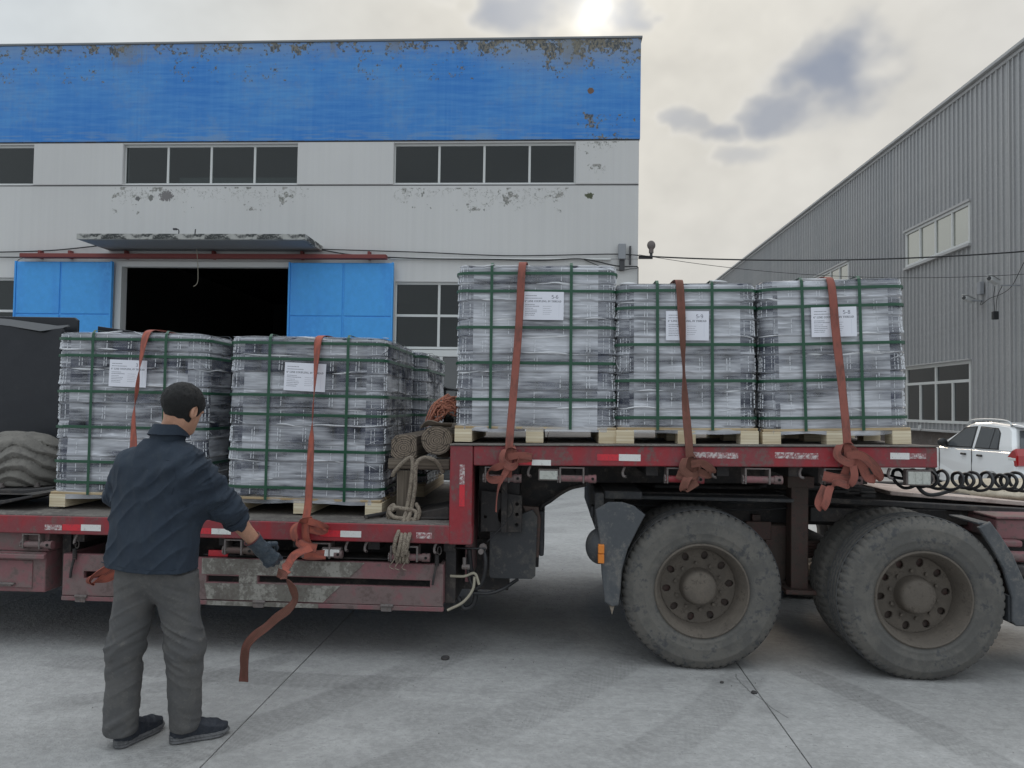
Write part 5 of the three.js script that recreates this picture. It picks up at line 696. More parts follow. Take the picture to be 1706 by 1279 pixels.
  tag(mesh('canvas_strip', [ribbon([[-.88, 1.5, -4.95, .2, .2, 1], [-.83, 1.53, -4.93, .1, .6, .8], [-.76, 1.52, -4.94, .1, .5, 1], [-.68, 1.52, -4.96, .1, .4, 1]], .06, .008, 30)], M.oldWood), 'strip of dirty cloth lying on the round log', 'cloth');
}

// ---------------------------------------------------------------- at the left end: black cover, plates, folded tarpaulin
{
  const t = thing('black_cover', 'big black sheet metal cover with a bent lip, left of the pallets', 'cover');
  mesh('front_panel', [ext([[-5.4, .96], [-3.88, .96], [-3.862, 2.19], [-3.87, 2.215], [-4.0, 2.2], [-5.4, 2.33]], .03, .004).translate(0, 0, -5.62)], M.blackSheet, t);
  const lip = new THREE.BufferGeometry(); const Lp = [[-5.4, 2.33, -5.6], [-4.28, 2.225, -5.58], [-4.02, 2.185, -5.56], [-3.865, 2.215, -5.6], [-5.4, 2.37, -5.7], [-4.36, 2.29, -5.68], [-3.95, 2.24, -5.66], [-3.862, 2.25, -5.68]]; const f = []; for (let i = 0; i < 3; i++) { const a = Lp[i], b = Lp[i + 1], c = Lp[i + 4], d = Lp[i + 5]; f.push(...a, ...b, ...c, ...b, ...d, ...c); } for (let i = 0; i < 3; i++) { const dz = -.008, a = Lp[i], b = Lp[i + 1], c = Lp[i + 4], d = Lp[i + 5]; const m = (q) => [q[0], q[1] - .008, q[2] + dz]; f.push(...m(a), ...m(c), ...m(b), ...m(b), ...m(c), ...m(d)); } lip.setAttribute('position', new THREE.Float32BufferAttribute(f, 3)); lip.computeVertexNormals();
  mesh('bent_lip', [lip], M.blackSheet, t);
  mesh('back_panel', [ext([[-5.4, 2.0], [-3.85, 2.0], [-3.85, 2.295], [-3.88, 2.318], [-5.4, 2.328]], .02, .004).translate(0, 0, -5.78)], M.blackSheet, t);
  mesh('side_panel', [ext([[-6.9, .96], [-5.62, .96], [-5.62, 2.2], [-6.9, 2.12]], .02, .003).rotateY(-Math.PI / 2).translate(-3.88, 0, 0)].map((g) => g.scale(1, 1, 1)), M.blackSheet, t);
  t.children[3].geometry.computeBoundingBox(); // keeps the side panel behind the front
  mesh('top_panel', [ext([[-3.9, 2.18], [-3.1, 2.16], [-3.1, 2.18], [-3.9, 2.285]], .9, .003).translate(0, 0, -7.0)], M.blackSheet, t);
  const p = thing('steel_ramp_plates', 'dark steel plates with bolts stacked at the left end of the lower deck', 'steel plates');
  mesh('plate', [ext([[-4.9, .90], [-3.86, .905], [-3.52, .985], [-3.52, 1.0], [-3.86, .935], [-4.9, .93]], .5, .003).translate(0, 0, -5.35)], M.darkSteel, p); mesh('plate', [ext([[-4.9, .975], [-3.72, .985], [-3.5, 1.02], [-3.5, 1.035], [-3.72, 1.01], [-4.9, 1.0]], .42, .003).translate(0, 0, -5.45)], M.darkSteel, p);
  for (const [x, z] of [[-3.83, -5.2], [-3.74, -5.2], [-3.95, -5.12], [-3.98, -5.25]]) mesh('bolt', [cyl(.022, .012, 'y', x, 1.02, z, 12), cyl(.014, .02, 'y', x, 1.035, z, 6)], M.greySteel, p);
  // folded tarpaulin: a heap with sagging folds
  const sdf = (x, y, z) => { const dx = (x + 4.0) / .42, dy = (y - 1.14) / .27, dz = (z + 5.36) / .24; let d = (Math.hypot(dx, dy, dz) - 1) * .22; const s = y - .98 + .5 * smooth(-3.95, -3.66, x) * .3 + .03 * Math.sin(x * 9 + 1), w = s * 11 + 2.4 * n3(x * 2.4, y * 5, z * 3) + .5 * n3(x * 9, y * 11, z * 9), f = w - Math.floor(w); d += .05 * (Math.abs(f - .42) - .25) * smooth(.02, .12, s) * smooth(.46, .3, y - .98 + .1 * x + .4) + .018 * (n3(x * 8, y * 8, z * 8) - .5) + .006 * (n3(x * 26, y * 26, z * 20) - .5); return Math.max(d, 1.015 - y); };
  tag(mesh('folded_tarpaulin', [nets(sdf, [-4.5, .99, -5.65], [-3.5, 1.46, -5.05], .011)], M.canvas), 'crumpled grey tarpaulin rolled up on the plates under the black cover', 'tarpaulin');
}

// ---------------------------------------------------------------- the man, seen from behind, pulling the strap
{
  const person = thing('person', 'person in navy jacket and grey trousers, seen from behind, pulling the orange strap', 'person', [0, 0, 0]);
  const shR = [-1.74, 1.35, -3.455], elR = [-1.625, 1.125, -3.62], wrR = [-1.545, .925, -3.80], shL = [-2.065, 1.34, -3.55], elL = [-2.185, 1.18, -3.64], wrL = [-1.98, 1.1, -3.88];
  const hipR = [-1.815, .83, -3.50], hipL = [-1.99, .83, -3.51], knR = [-1.765, .46, -3.53], knL = [-2.045, .455, -3.49], anR = [-1.765, .09, -3.55], anL = [-2.045, .085, -3.475];
  const H = [-1.80, 1.608, -3.505], neck0 = [-1.875, 1.44, -3.50];
  const yaw = -.24, pit = .3, rl = -.05;                                // head turned right and bowed
  // proper rotation: forward is -z in head space
  const hm = new THREE.Matrix4().makeRotationFromEuler(new THREE.Euler(-pit, yaw, rl, 'YXZ')).invert(), e = hm.elements;
  const hs = (x, y, z) => { const a = x - H[0], b = y - H[1], c = z - H[2]; return [e[0] * a + e[4] * b + e[8] * c, e[1] * a + e[5] * b + e[9] * c, e[2] * a + e[6] * b + e[10] * c]; };
  const ell = (x, y, z, cx, cy2, cz, a, b, c) => { const k = Math.hypot((x - cx) / a, (y - cy2) / b, (z - cz) / c); return (k - 1) * Math.min(a, b, c); };
  const skull = (q) => { let d = ell(q[0], q[1], q[2], 0, .022, .012, .073, .088, .09); d = smin(d, ell(q[0], q[1], q[2], 0, -.04, -.032, .056, .07, .058), .05); return d; };
  const headSDF = (x, y, z) => {
    const q = hs(x, y, z), ax = Math.abs(q[0]); let d = skull(q);
    d = smin(d, ell(q[0], q[1], q[2], 0, -.085, -.066, .028, .022, .022), .035);                                   // chin
    d = smin(d, cap(q[0], q[1], q[2], [0, .008, -.083], [0, -.028, -.106], .008, .013), .014);                       // nose
    d = smin(d, ell(ax, q[1], q[2], .03, .018, -.082, .024, .01, .012), .012);                                       // brow
    d = Math.max(d, -ell(ax, q[1], q[2], .031, -.001, -.092, .014, .008, .012));                                     // eye sockets
    d = smin(d, ell(ax, q[1], q[2], .031, -.001, -.080, .012, .008, .01), .004);
    d = smin(d, ell(q[0], q[1], q[2], 0, -.055, -.090, .024, .006, .01), .008); d = smin(d, ell(q[0], q[1], q[2], 0, -.066, -.088, .021, .006, .01), .005); // lips
    const ex = ell(ax, q[1], q[2], .079, -.008, .012, .012, .034, .021); d = smin(d, Math.max(ex, -ell(ax, q[1], q[2], .089, -.006, .008, .008, .022, .012)), .006); // ears
    d = smin(d, cap(x, y, z, neck0, [H[0] - .022, H[1] - .055, H[2] + .012], .062, .056), .03);
    return d;
  };
  const bodySDF = (x, y, z) => {
    let d = cap(x, y, z, neck0, [-1.885, 1.43, -3.50], .06, .065);
    d = smin(d, ell(x, y, z, -1.915, 1.2, -3.5, .16, .22, .10), .08); d = smin(d, ell(x, y, z, -1.91, .95, -3.5, .145, .2, .10), .08);
    d = smin(d, cap(x, y, z, shR, elR, .045, .04), .05); d = Math.min(d, cap(x, y, z, elR, wrR, .05, .034)); d = smin(d, cap(x, y, z, wrR, [wrR[0] + .02, wrR[1] - .03, wrR[2] - .03], .033, .031), .02);
    d = smin(d, cap(x, y, z, shL, elL, .045, .04), .05); d = smin(d, cap(x, y, z, elL, wrL, .04, .028), .02);
    d = smin(d, cap(x, y, z, hipR, knR, .078, .05), .05); d = smin(d, cap(x, y, z, hipL, knL, .078, .05), .05); d = smin(d, cap(x, y, z, knR, anR, .046, .034), .03); d = smin(d, cap(x, y, z, knL, anL, .046, .034), .03);
    return d;
  };
  const whole = (x, y, z) => (y > 1.47 ? smin(bodySDF(x, y, z), headSDF(x, y, z), .02) : bodySDF(x, y, z));
  const lower = nets(bodySDF, [-2.28, .03, -3.98], [-1.48, 1.47, -3.34], .014), upper = nets(whole, [-2.0, 1.43, -3.68], [-1.62, 1.78, -3.34], .0042);
  const body = mesh('body', [lower, upper], M.skin, person);
  // short black hair, shaved closer towards the neck
  const hairSDF = (x, y, z) => {
    const q = hs(x, y, z); let d = skull(q);
    const up = smooth(-.06, .06, q[1]), th = lerp(.002, .021, up) + .004 * (n3(q[0] * 160, q[1] * 60, q[2] * 160) - .5) * up + .003 * (n3(q[0] * 60, q[1] * 40, q[2] * 60) - .5);
    const lim = q[2] > .0 ? -.084 : lerp(-.03, .055, smooth(.0, -.085, q[2])); const ear = ell(Math.abs(q[0]), q[1], q[2], .08, -.012, .01, .02, .036, .024);
    return Math.max(d - th, lim - q[1] + .016 * (n3(q[0] * 90, 3, q[2] * 90) - .5), -ear);
  };
  mesh('hair', [nets(hairSDF, [-1.95, 1.53, -3.66], [-1.66, 1.78, -3.37], .0038), ...[[0, .108, .03], [.012, .106, .035], [-.02, .106, .028]].map(([a, b, c]) => { const p = new THREE.Vector3(a, b, c).applyMatrix4(hm.clone().invert()).add(V(H)); return tube([[p.x, p.y, p.z], [p.x + a * .6, p.y + .012, p.z + .004], [p.x + a * 1.6 - .004, p.y + .02, p.z]], .0011, 8, 4); })], M.hair, body);
  { // short straight tufts that break the outline of the hair
    const r = rng(404), tufts = [], inv = hm.clone().invert(); for (let i = 0; i < 520; i++) { const th = r() * 6.283, ph = Math.acos(lerp(1, -.35, Math.pow(r(), .8))), x = Math.sin(ph) * Math.cos(th), y = Math.cos(ph), z = Math.sin(ph) * Math.sin(th); if (z < -.45 && y < .55) continue; if (Math.abs(x) > .75 && y < .1 && Math.abs(z) < .45) continue; const k = smooth(-.35, .5, y), a = new THREE.Vector3(x * (.076 + .017 * k), y * (.088 + .017 * k) + .022, z * (.092 + .017 * k) + .012), n = new THREE.Vector3(x, y, z), dn = new THREE.Vector3(x * .3 + (r() - .5) * .5, -.55 + .5 * y + (r() - .5) * .3, .35 * z - .35 * (y > .5 ? 1 : 0) + (r() - .5) * .5), L = (.012 + .012 * r()) * (.4 + .6 * k); const b = a.clone().addScaledVector(n, .003 * k).addScaledVector(dn, L * .5), c = a.clone().addScaledVector(n, .0045 * k * r()).addScaledVector(dn, L); tufts.push(tube([a, b, c].map((p) => { p.applyMatrix4(inv); return [p.x + H[0], p.y + H[1], p.z + H[2]]; }), .0016, 3, 4)); }
    mesh('hair_tufts', tufts, M.hair, body).userData.kind = 'stuff';
  }
  // jacket: boxy torso, folds at the shoulders, cuffs rolled below the elbow
  const fold = (x, y, z) => {
    const a = n3(x * 5 + 3, y * 2.2, z * 5), b = n3(x * 16 + y * 5, y * 3.2, z * 10 + 4), c = n3((x - y) * 17, (x + y) * 5, z * 9);
    const arm = smooth(-1.74, -1.68, x - .25 * (1.37 - y)), lft = smooth(-2.1, -2.17, x), s = (shR[1] - y) * .8 + (x - shR[0]) * .35 - (z - shR[2]) * .3;
    let d = .018 * (a - .5) + .014 * (b - .5) * smooth(.84, .95, y);
    d += .024 * (c - .5) * smooth(.3, .06, Math.abs(Math.hypot(x - shR[0] + .06, y - 1.25) - .04));                        // drag lines towards the raised arm
    d += arm * (.008 - .014 * ridge(n3(s * 20 + a * 2, x * 6, z * 6)) - .007 * ridge(n3(s * 42, x * 8 + y * 8, z * 8)));
    d -= .007 * ridge(n3((x - y) * 12 + 3, (x + y) * 3.5, z * 6)) * smooth(1.4, 1.3, y) + .005 * ridge(n3(x * 15 + y * 3, y * 2.6 + 7, z * 9)) * smooth(.86, .95, y);
    d += lft * .02 * (n3(x * 8, (y + x * .6) * 24, z * 8) - .5);
    d += .004 * (n3(x * 40, y * 14, z * 40) - .5);
    return d;
  };
  const torsoX = [[.84, .213, .153], [.95, .211, .146], [1.1, .205, .137], [1.25, .198, .131], [1.34, .176, .122], [1.41, .132, .105], [1.46, .09, .085], [1.5, .074, .072]];
  const jacketCore = (x, y, z) => {
    let k = 0; while (k < torsoX.length - 2 && y > torsoX[k + 1][0]) k++; const A = torsoX[k], B = torsoX[k + 1], t = clamp((y - A[0]) / (B[0] - A[0])), a = lerp(A[1], B[1], t), b = lerp(A[2], B[2], t);
    const cx = lerp(-1.932, -1.895, smooth(.85, 1.45, y)), cz = lerp(-3.51, -3.505, smooth(.85, 1.4, y)), dx = x - cx, dz = z - cz, u = dx * .97 + dz * .24, w = -dx * .24 + dz * .97, q = Math.pow(Math.pow(Math.abs(u) / a, 2.6) + Math.pow(Math.abs(w) / b, 2.6), 1 / 2.6);
    let d = (q - 1) * Math.min(a, b); d = Math.max(d, y - 1.475);
    let s = cap(x, y, z, shR, elR, .077, .068); s = smin(s, cap(x, y, z, elR, [lerp(elR[0], wrR[0], .34), lerp(elR[1], wrR[1], .34), lerp(elR[2], wrR[2], .34)], .071, .061), .03);
    let l = cap(x, y, z, shL, elL, .074, .064); l = smin(l, cap(x, y, z, elL, wrL, .066, .055), .03);
    return smin(smin(d, s, .085), l, .095);
  };
  const hemJ = (x, y) => .848 + .012 * (n3(x * 6, 2, 5) - .5) - (x + 1.93) * .03;
  const jacketSDF = (x, y, z) => Math.max(jacketCore(x, y, z) + fold(x, y, z), hemJ(x, y) - y, -(cap(x, y, z, [-1.885, 1.40, -3.5], [-1.86, 1.56, -3.5], .064, .07)));
  mesh('jacket', [nets(jacketSDF, [-2.28, .82, -3.96], [-1.46, 1.5, -3.28], .0075)], M.jacket, person);
  mesh('jacket_seam', [tube(Array.from({ length: 15 }, (_, i) => { const x = -2.145 + i * .0305, y = .872 - (x + 1.93) * .03; let z = -3.2; for (let q = 0; q < 60 && jacketSDF(x, y, z) > 0; q++) z -= .004; return [x, y, z + .001]; }), .0022, 40, 5), tube(Array.from({ length: 12 }, (_, i) => { const t = i / 11, y = 1.415 - t * .2, x = -1.79 + .035 * Math.sin(t * 3) + t * .012; let z = -3.2; for (let q = 0; q < 80 && jacketSDF(x, y, z) > 0; q++) z -= .004; return [x, y, z + .0005]; }), .0022, 30, 5), tube(Array.from({ length: 12 }, (_, i) => { const x = -2.06 + i * .026, y = 1.375 + .012 * Math.sin(i * .3); let z = -3.2; for (let q = 0; q < 80 && jacketSDF(x, y, z) > 0; q++) z -= .004; return [x, y, z + .0005]; }), .0018, 30, 5)], M.jacket, person);
  const collar = (x, y, z) => { const r = Math.hypot(x + 1.872 - (y - 1.45) * .25, (z + 3.498) * 1.0), d = Math.abs(r - .075 + .012 * n3(x * 20, y * 9, z * 20) * 0) - .006; const top = 1.526 + .014 * smooth(-3.52, -3.44, z) - .02 * (x + 1.87), d2 = Math.abs(r - .077 - (top - y) * .32) - .0045; return Math.min(Math.max(d, y - top, 1.44 - y), Math.max(d2, y - top - .002, top - .05 - y)); };
  mesh('collar', [nets(collar, [-2.0, 1.43, -3.63], [-1.74, 1.56, -3.37], .004)], M.jacket, person);
  const cuffA = [lerp(elR[0], wrR[0], .26), lerp(elR[1], wrR[1], .26), lerp(elR[2], wrR[2], .26)], cuffB = [lerp(elR[0], wrR[0], .42), lerp(elR[1], wrR[1], .42), lerp(elR[2], wrR[2], .42)];
  const cuff = (x, y, z) => { let d = cap(x, y, z, cuffA, cuffB, .069, .066); const ax = [(cuffB[0] - cuffA[0]), (cuffB[1] - cuffA[1]), (cuffB[2] - cuffA[2])], L = Math.hypot(...ax), s = ((x - cuffA[0]) * ax[0] + (y - cuffA[1]) * ax[1] + (z - cuffA[2]) * ax[2]) / L; return Math.max(d + .004 * Math.sin(s * 210) + .006 * (n3(x * 30, y * 30, z * 30) - .5), -s, s - L, -(cap(x, y, z, elR, wrR, .05, .05))); };
  mesh('rolled_cuff', [nets(cuff, [-1.74, .93, -3.85], [-1.48, 1.18, -3.56], .005)], M.jacket, person);
  // trousers: loose straight legs with creases behind the knees and stacked hems
  const trSDF = (x, y, z) => {
    let R_ = cap(x, y, z, hipR, knR, .098, .078); R_ = smin(R_, cap(x, y, z, knR, anR, .079, .071), .03); let L_ = cap(x, y, z, hipL, knL, .098, .078); L_ = smin(L_, cap(x, y, z, knL, anL, .079, .071), .03);
    let d = smin(R_, L_, .02); d = smin(d, ell(x, y, z, -1.9, .84, -3.505, .172, .14, .122), .05);
    const lx = x < -1.9 ? -2.03 : -1.775, a = n3(x * 6 + 2, y * 3, z * 6);
    d += .010 * (a - .5) + .006 * (n3(x * 14, y * 6, z * 14) - .5);
    const sg = x < -1.9 ? -1 : 1, ob = y + sg * (x - lx) * .55, w1 = n3(ob * 30, x * 6, z * 8 + 2) - .5, w2 = n3(ob * 55 + 7, x * 9, z * 9) - .5;
    d -= .006 * ridge(n3(ob * 24 + 5, x * 5, z * 7)) * (.3 + smooth(.3, .05, Math.abs(y - .5))) + .005 * ridge(n3(x * 13 + y * 4, y * 3, z * 11));
    d += (.009 * w1 + .008 * w2) * (.15 + .9 * smooth(.2, .03, Math.abs(y - .47)) + 1.0 * smooth(.26, .08, y) + .7 * smooth(.66, .76, y) * smooth(.86, .8, y));
    if (y > .83) d = Math.max(d, jacketCore(x, y, z) + .014); return Math.max(d, .052 + .012 * (n3(x * 8, 1, z * 8)) - y, y - .93);
  };
  mesh('trousers', [nets(trSDF, [-2.2, .03, -3.72], [-1.6, .945, -3.3], .0085)], M.trousers, person);
  // shoes: rubber sole and upper
  const shoe = (hx, hz, tx, tz) => {
    const L = Math.hypot(tx - hx, tz - hz), ux = (tx - hx) / L, uz = (tz - hz) / L, g = (x, z) => [(x - hx) * ux + (z - hz) * uz, -(x - hx) * uz + (z - hz) * ux];
    const plan = (s, w, y) => { const h = s < .07 ? lerp(.034, .036, s / .07) : lerp(.036, .047, smooth(.07, .2, s)); const e = s < .035 ? Math.hypot(s - .035, w * .035 / h) - .035 : s > L - .075 ? Math.hypot((s - (L - .075)) * .62, w) - h : Math.abs(w) - h; return e; };
    const sole = (x, y, z) => { const [s, w] = g(x, z); return Math.max(plan(s, w) - .004 + .0015 * Math.sin(y * 500), .002 + .012 * smooth(L - .06, L, s) - y, y - .032 - .008 * smooth(.1, 0, s)); };
    const upper = (x, y, z) => { const [s, w] = g(x, z); const top = lerp(.125, .086, smooth(.05, .2, s)) - .03 * smooth(L - .07, L, s); let d = Math.max(plan(s, w), y - top + w * w * 11); d = smin(Math.max(d, .025 - y), cap(s, y, w, [.055, .05, 0], [.06, .11, 0], .04, .036), .03); d += .0012 * Math.sin(s * 170 + w * 60); return Math.max(d, .028 - y, y - .125); };
    const b0 = [Math.min(hx, tx) - .09, 0, Math.min(hz, tz) - .09], b1 = [Math.max(hx, tx) + .09, .14, Math.max(hz, tz) + .09], s = mesh('shoe', [nets(upper, b0, b1, .0045)], M.shoe, person); mesh('sole', [nets(sole, [b0[0], -.01, b0[2]], [b1[0], .06, b1[2]], .0045)], M.sole, s);
    const at = (a, w, y) => [hx + ux * a - uz * w, y, hz + uz * a + ux * w]; mesh('lace', [.12, .14, .16].map((a, i) => tube([at(a, -.025, .074 - i * .006), at(a + .005, 0, .089 - i * .008), at(a, .025, .074 - i * .006)], .003, 8, 5)).concat([tube([at(.11, .0, .09), at(.1, .03, .098), at(.12, .05, .085)], .0028, 10, 5)]), M.shoe, s);
  };
  shoe(-2.045, -3.44, -1.965, -3.70); shoe(-1.825, -3.52, -1.60, -3.66);
  // right glove: palm, four bent fingers and a thumb closed round the webbing, cuff over the wrist
  const gd = new THREE.Vector3(.42, -.72, -.5).normalize(), gw = new THREE.Vector3(.62, .70, -.35), out = new THREE.Vector3(); gw.addScaledVector(gd, -gw.dot(gd)).normalize(); out.crossVectors(gd, gw).normalize();     // gd along the hand, gw across the knuckles, out from palm to back
  if (out.z < 0) out.negate();
  const W0 = V(wrR).addScaledVector(gd, .035), hp = (a, b, c) => { const p = W0.clone().addScaledVector(gd, a * 1.16).addScaledVector(gw, b * 1.16).addScaledVector(out, c * 1.16); return [p.x, p.y, p.z]; };
  const bones = []; const knuck = [[.098, .033], [.104, .012], [.1, -.01], [.09, -.031]], len = [[.040, .026, .02], [.044, .03, .022], [.041, .027, .021], [.033, .021, .018]];
  knuck.forEach(([a, b], i) => { let p = [a, b, 0], ang = .55 + i * .06; for (let s = 0; s < 3; s++) { const L = len[i][s], q = [p[0] + Math.cos(ang) * L, p[1] * .97, p[2] - Math.sin(ang) * L]; bones.push([hp(...p), hp(...q), .013 - s * .001, .0122 - s * .001]); p = q; ang += .95; } });
  const th = [[.03, .038, -.005], [.058, .058, -.022], [.088, .052, -.042], [.104, .036, -.055]]; for (let i = 0; i < 3; i++) bones.push([hp(...th[i]), hp(...th[i + 1]), .0145 - i * .0015, .013 - i * .0015]);
  const gl = (x, y, z) => {
    let d = 1; for (const [i, j] of [[0, 1], [1, 2], [2, 3]]) d = smin(d, cap(x, y, z, hp(.02, lerp(.022, -.02, (i + .5) / 3), 0), hp(knuck[i][0], (knuck[i][1] + knuck[j][1]) / 2, 0), .024, .02), .02);
    for (const [a, b, r0, r1] of bones) d = smin(d, cap(x, y, z, a, b, r0, r1), .006);
    const c = cap(x, y, z, hp(-.055, 0, 0), hp(.02, 0, 0), .046, .035); d = smin(d, c, .02); return d + .0025 * (n3(x * 70, y * 70, z * 70) - .5) + .0015 * Math.sin((x + y * 1.3) * 180) * smooth(.06, .0, Math.hypot(x - W0.x, y - W0.y, z - W0.z));
  };
  const bx = (p, s) => [p[0] - s, p[1] - s, p[2] - s]; const ctr = hp(.05, 0, -.02);
  const glove = mesh('glove', [nets((x, y, z) => { const s = (x - W0.x) * gd.x + (y - W0.y) * gd.y + (z - W0.z) * gd.z; return Math.max(gl(x, y, z), -.052 - s); }, bx(ctr, .15), ctr.map((v) => v + .15), .0032)], M.glove, person);
  mesh('glove_trim', [new THREE.TorusGeometry(.0445, .0035, 8, 30).applyMatrix4(new THREE.Matrix4().makeBasis(gw, out, gd.clone()).setPosition(V(hp(-.05, 0, 0))))], Std({ color: lin(.16, .05, .05), roughness: .8 }), glove);
  // left glove, in front of the body
  const LW0 = V(wrL), gdl = new THREE.Vector3(.75, -.25, -.35).normalize(); const gll = (x, y, z) => { const p = (a, b, c) => [LW0.x + gdl.x * a + c * .3, LW0.y + gdl.y * a + b, LW0.z + gdl.z * a - c]; let d = cap(x, y, z, p(-.05, 0, 0), p(.02, 0, 0), .042, .03); d = smin(d, cap(x, y, z, p(.03, .02, 0), p(.09, .03, 0), .02, .017), .02); d = smin(d, cap(x, y, z, p(.03, -.02, 0), p(.085, -.03, 0), .02, .016), .02); for (let i = 0; i < 4; i++) { const b = .033 - i * .021; d = smin(d, cap(x, y, z, p(.09, b, 0), p(.12, b, .02), .0112, .0106), .006); d = smin(d, cap(x, y, z, p(.12, b, .02), p(.118, b, .05 - i * .003), .0106, .0096), .006); d = smin(d, cap(x, y, z, p(.118, b, .05), p(.095, b, .058), .0096, .009), .006); } d = smin(d, cap(x, y, z, p(.03, .035, .01), p(.07, .05, .03), .0145, .013), .008); d = smin(d, cap(x, y, z, p(.07, .05, .03), p(.1, .04, .048), .013, .011), .006); return d; };
  mesh('glove', [nets(gll, bx([LW0.x + .03, LW0.y, LW0.z - .03], .15), [LW0.x + .18, LW0.y + .15, LW0.z + .12], .004)], M.glove, person);
}

// ---------------------------------------------------------------- white hatchback parked along the grey hall
{
  const c = thing('parked_car', 'white hatchback parked beside the grey corrugated hall, rear end towards us', 'car', [8.0, 0, -13.25]); // origin: left rear corner on the ground, x to its right, -z forwards
  const Wd = 1.6, LEN = 3.6; // profile in (forward, up)
  const body = [[.06, .32], [.0, .5], [.02, .82], [.1, .96], [.2, 1.0], [2.55, .98], [3.3, .84], [3.55, .7], [3.6, .5], [3.56, .3], [3.2, .26]];
  const arch = (cx) => ring(13, (a, i) => { const t = i / 12 * Math.PI; return [cx + .3 * Math.cos(t), .26 + .3 * Math.sin(t) * 1.05]; });
  const low = [...body, ...arch(2.92).map(([a, b]) => [a, b]), [2.5, .24], [1.0, .24], ...arch(.68), [.3, .28]];
  const green = [[.08, .96], [.13, 1.1], [.28, 1.38], [.42, 1.455], [1.0, 1.495], [1.55, 1.47], [1.8, 1.41], [2.62, .975]];
  const side = (pts, w, bev) => ext(pts, w, bev).rotateY(Math.PI / 2); // x stays sideways
  // shape x -> -z, so forward runs away from the camera
  const lowG = side(low, Wd - .08, .04).translate(.04, 0, 0); const gG = side(green, Wd - .12, .05).translate(.06, 0, 0); const tumble = (g) => { const p = g.attributes.position; for (let i = 0; i < p.count; i++) { const y = p.getY(i), x = p.getX(i), k = 1 - .17 * smooth(.95, 1.5, y); p.setX(i, Wd / 2 + (x - Wd / 2) * k); } g.computeVertexNormals(); return g; };
  const flare = (g) => { const p = g.attributes.position; for (let i = 0; i < p.count; i++) { const y = p.getY(i), x = p.getX(i), s = .03 * Math.exp(-Math.pow((y - .62) / .22, 2)); p.setX(i, x + (x < Wd / 2 ? -s : s)); } g.computeVertexNormals(); return g; };
  const bodyM = mesh('body', [flare(lowG)], M.carPaint, c); mesh('cabin', [tumble(gG)], M.carPaint, c);
  const xAt = (y) => { const x0 = .01; return Wd / 2 + (x0 - Wd / 2) * (1 - .17 * smooth(.95, 1.5, y)); };
  const sideWin = (pts, name, mat, th = .012, out = .004) => { const g = ext(pts, th, .002).rotateY(Math.PI / 2); const p = g.attributes.position; for (let i = 0; i < p.count; i++) p.setX(i, p.getX(i) + xAt(p.getY(i)) - th - out + .002); g.computeVertexNormals(); return mesh(name, [g], mat, c); };
  sideWin([[.52, 1.0], [1.28, .99], [1.27, 1.41], [.72, 1.39], [.6, 1.3]], 'window_surround', M.carBlack, .01, .001); sideWin([[1.36, .99], [2.42, .97], [1.78, 1.38], [1.38, 1.41]], 'window_surround', M.carBlack, .01, .001);
  sideWin([[.56, 1.02], [.78, 1.015], [.78, 1.37], [.7, 1.36], [.62, 1.28]], 'rear_quarter_window', M.carGlass); sideWin([[.81, 1.015], [1.25, 1.01], [1.245, 1.39], [.81, 1.375]], 'rear_door_window', M.carGlass); sideWin([[1.39, 1.01], [2.3, .995], [1.77, 1.35], [1.41, 1.385]], 'front_door_window', M.carGlass);
  mesh('door_seam', [bb(-.035, -.02, .32, .96, -1.323, -1.319, 0), bb(-.035, -.02, .32, .96, -2.5, -2.496, 0)], M.carBlack, c);
  for (const z of [-.98, -1.52]) mesh('door_handle', [bb(-.05, -.015, .845, .885, z - .16, z, .012)], M.carBlack, c);
  mesh('wing_mirror', [new THREE.SphereGeometry(1, 20, 14).scale(.1, .085, .07).translate(-.09, 1.06, -2.25), bb(-.05, .04, 1.0, 1.03, -2.3, -2.22)], M.carBlack, c);
  mesh('roof_rail', [tube([[.14, 1.44, -.35], [.15, 1.52, -.5], [.15, 1.545, -1.0], [.15, 1.52, -1.6], [.14, 1.44, -1.75]], .018, 40, 8), tube([[1.46, 1.44, -.35], [1.45, 1.52, -.5], [1.45, 1.545, -1.0], [1.45, 1.52, -1.6], [1.46, 1.44, -1.75]], .018, 40, 8)], M.whitePlastic, c);
  mesh('spoiler', [ext([[.02, 1.40], [.3, 1.425], [.42, 1.46], [.3, 1.475], [.05, 1.44]], 1.26, .008).rotateY(Math.PI / 2).translate(.17, 0, 0)], M.carPaint, c);
  const rear = (y) => -(y < 1.1 ? lerp(.08, .13, (y - .96) / .14) : lerp(.13, .28, (y - 1.1) / .28)); const slab = (x0, x1, y0, y1, off, mat, name) => { const g = new THREE.BoxGeometry(x1 - x0, y1 - y0, .012, 8, 6, 1).translate((x0 + x1) / 2, (y0 + y1) / 2, 0), p = g.attributes.position; for (let i = 0; i < p.count; i++) { const y = p.getY(i), k = 1 - .17 * smooth(.95, 1.5, y); p.setX(i, Wd / 2 + (p.getX(i) - Wd / 2) * k); p.setZ(i, p.getZ(i) + rear(y) + .05 + off); } g.computeVertexNormals(); return mesh(name, [g], mat, c); };
  slab(.09, 1.51, .93, 1.36, .005, M.carGlass, 'rear_window'); slab(.3, 1.3, .72, .9, .0, M.carBlack, 'tailgate_trim');
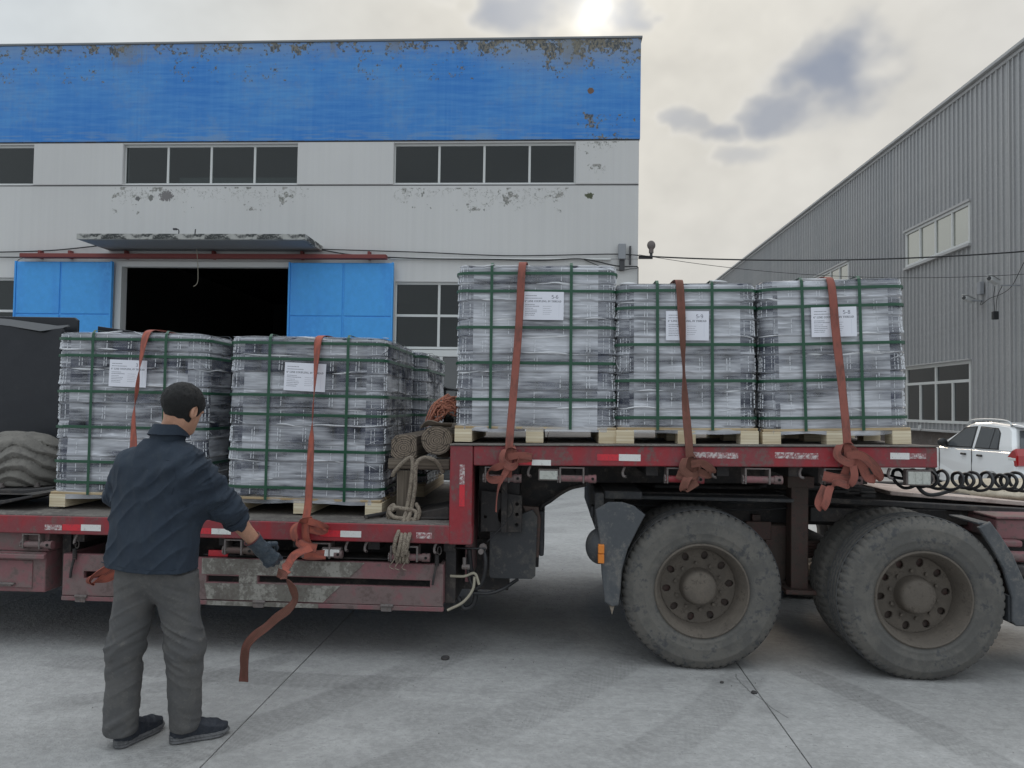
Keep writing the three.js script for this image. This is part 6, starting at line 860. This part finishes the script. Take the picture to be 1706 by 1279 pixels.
  for (const [s, x] of [[1, 0], [-1, Wd]]) { const g = ext([[-.02, .93], [.04, 1.05], [.12, 1.03], [.24, .93], [.3, .86], [.22, .8], [.05, .73], [-.03, .76]], .17, .02).rotateY(Math.PI / 2); if (s < 0) g.scale(-1, 1, 1); const m = mesh('tail_lamp', [g.translate(x + s * .012, 0, .012)], M.tailLamp, c); mesh('clear_lens', [bb(x - .03 * (s > 0), x + .03 * (s < 0) + .001, .84, .885, -.2, .0, .006).translate(s * .016, 0, -.01)], M.whiteReflect, m); }
  mesh('bumper', [bb(.04, 1.56, .3, .62, -.12, .075, .05)], M.carPaint, c);
  for (const [x, z] of [[.02, -.68], [.02, -2.92], [1.42, -.68], [1.42, -2.92]]) { const w = mesh('wheel', [cyl(.285, .17, 'x', x + .08, .285, z, 30)], M.carBlack, c); mesh('wheel_cover', [cyl(.19, .18, 'x', x + .08, .285, z, 24)], M.greySteel, w); }
}

// ---------------------------------------------------------------- small things on the grey hall and overhead wires
{
  const cam = (y, z, l, extra, turn, px) => { const t = thing('security_camera', l, 'camera', [11.3, y, z]); mesh('wall_bracket', extra, M.greyBox, t); const b = mesh('camera_housing', [box(.13, .12, .36, 0, 0, 0, .02).rotateX(-.22).rotateY(turn).translate(...px)], M.whitePlastic, t); mesh('sun_shield', [box(.15, .012, .42, 0, .072, .0, .004).rotateX(-.22).rotateY(turn).translate(...px)], M.whitePlastic, b); mesh('lens_front', [cyl(.05, .012, 'z', 0, -.01, .185, 14).rotateX(-.22).rotateY(turn).translate(...px)], M.carBlack, b); return t; };
  cam(4.74, -20.0, 'white security camera under a junction box on the corrugated wall', [bb(-.14, -.035, .05, .38, -.12, .04, .01), bb(-.3, -.035, -.14, -.1, -.06, -.02)], -1.1, [-.36, -.08, -.1]);
  cam(4.80, -18.45, 'beige security camera on a thin arm with a black box hanging below', [bb(-.5, -.035, -.05, -.02, -.02, .01)], -1.0, [-.62, .1, -.1]);
  const pk = mesh('power_adapter', [box(.13, .2, .1, 10.75, 4.05, -18.6, .015), tube([[10.74, 4.14, -18.6], [10.72, 4.5, -18.6], [10.72, 4.76, -18.55]], .008, 12, 5), tube([[10.77, 4.14, -18.6], [10.8, 4.5, -18.6], [10.86, 4.76, -18.5]], .008, 12, 5)], M.carBlack); tag(pk, 'small black box hanging on leads from the beige camera arm', 'power supply');
  tag(mesh('camera_cable', [tube([[11.22, 4.62, -20], [11.2, 4.5, -20.02], [11.2, 4.62, -19.6], [11.2, 4.66, -19.1], [11.1, 4.78, -18.5], [11.1, 5.3, -18.0], [11.2, 6, -17.4]], .008, 60, 5)], M.cable), 'thin cable strung between the two security cameras', 'cable');
  const dish = thing('round_sign', 'small white round disc on the ledge left of the parked car', 'disc', [11.02, 1.2, -22.9]); mesh('disc', [cyl(.085, .02, 'x', 0, 0, 0, 24)], M.whitePlastic, dish); mesh('stem', [bb(.012, .04, -.1, .02, -.02, .02)], M.greySteel, dish);
  const sag = (a, b, s, n = 12) => Array.from({ length: n + 1 }, (_, i) => { const t = i / n; return [lerp(a[0], b[0], t), lerp(a[1], b[1], t) - s * 4 * t * (1 - t), lerp(a[2], b[2], t)]; });
  tag(mesh('overhead_wire', [tube(sag([1.8, 4.93, -15.93], [16.2, 5.9, -15.6], .45), .016, 60, 6)], M.cable), 'thick black wire crossing the gap between the two halls', 'wire');
  tag(mesh('overhead_wire', [tube(sag([1.8, 4.95, -15.9], [14.2, 5.15, -15.2], .62), .006, 60, 5)], M.cable), 'thin faint wire sagging below the thick one', 'wire');
}

renderer.render(scene, camera);
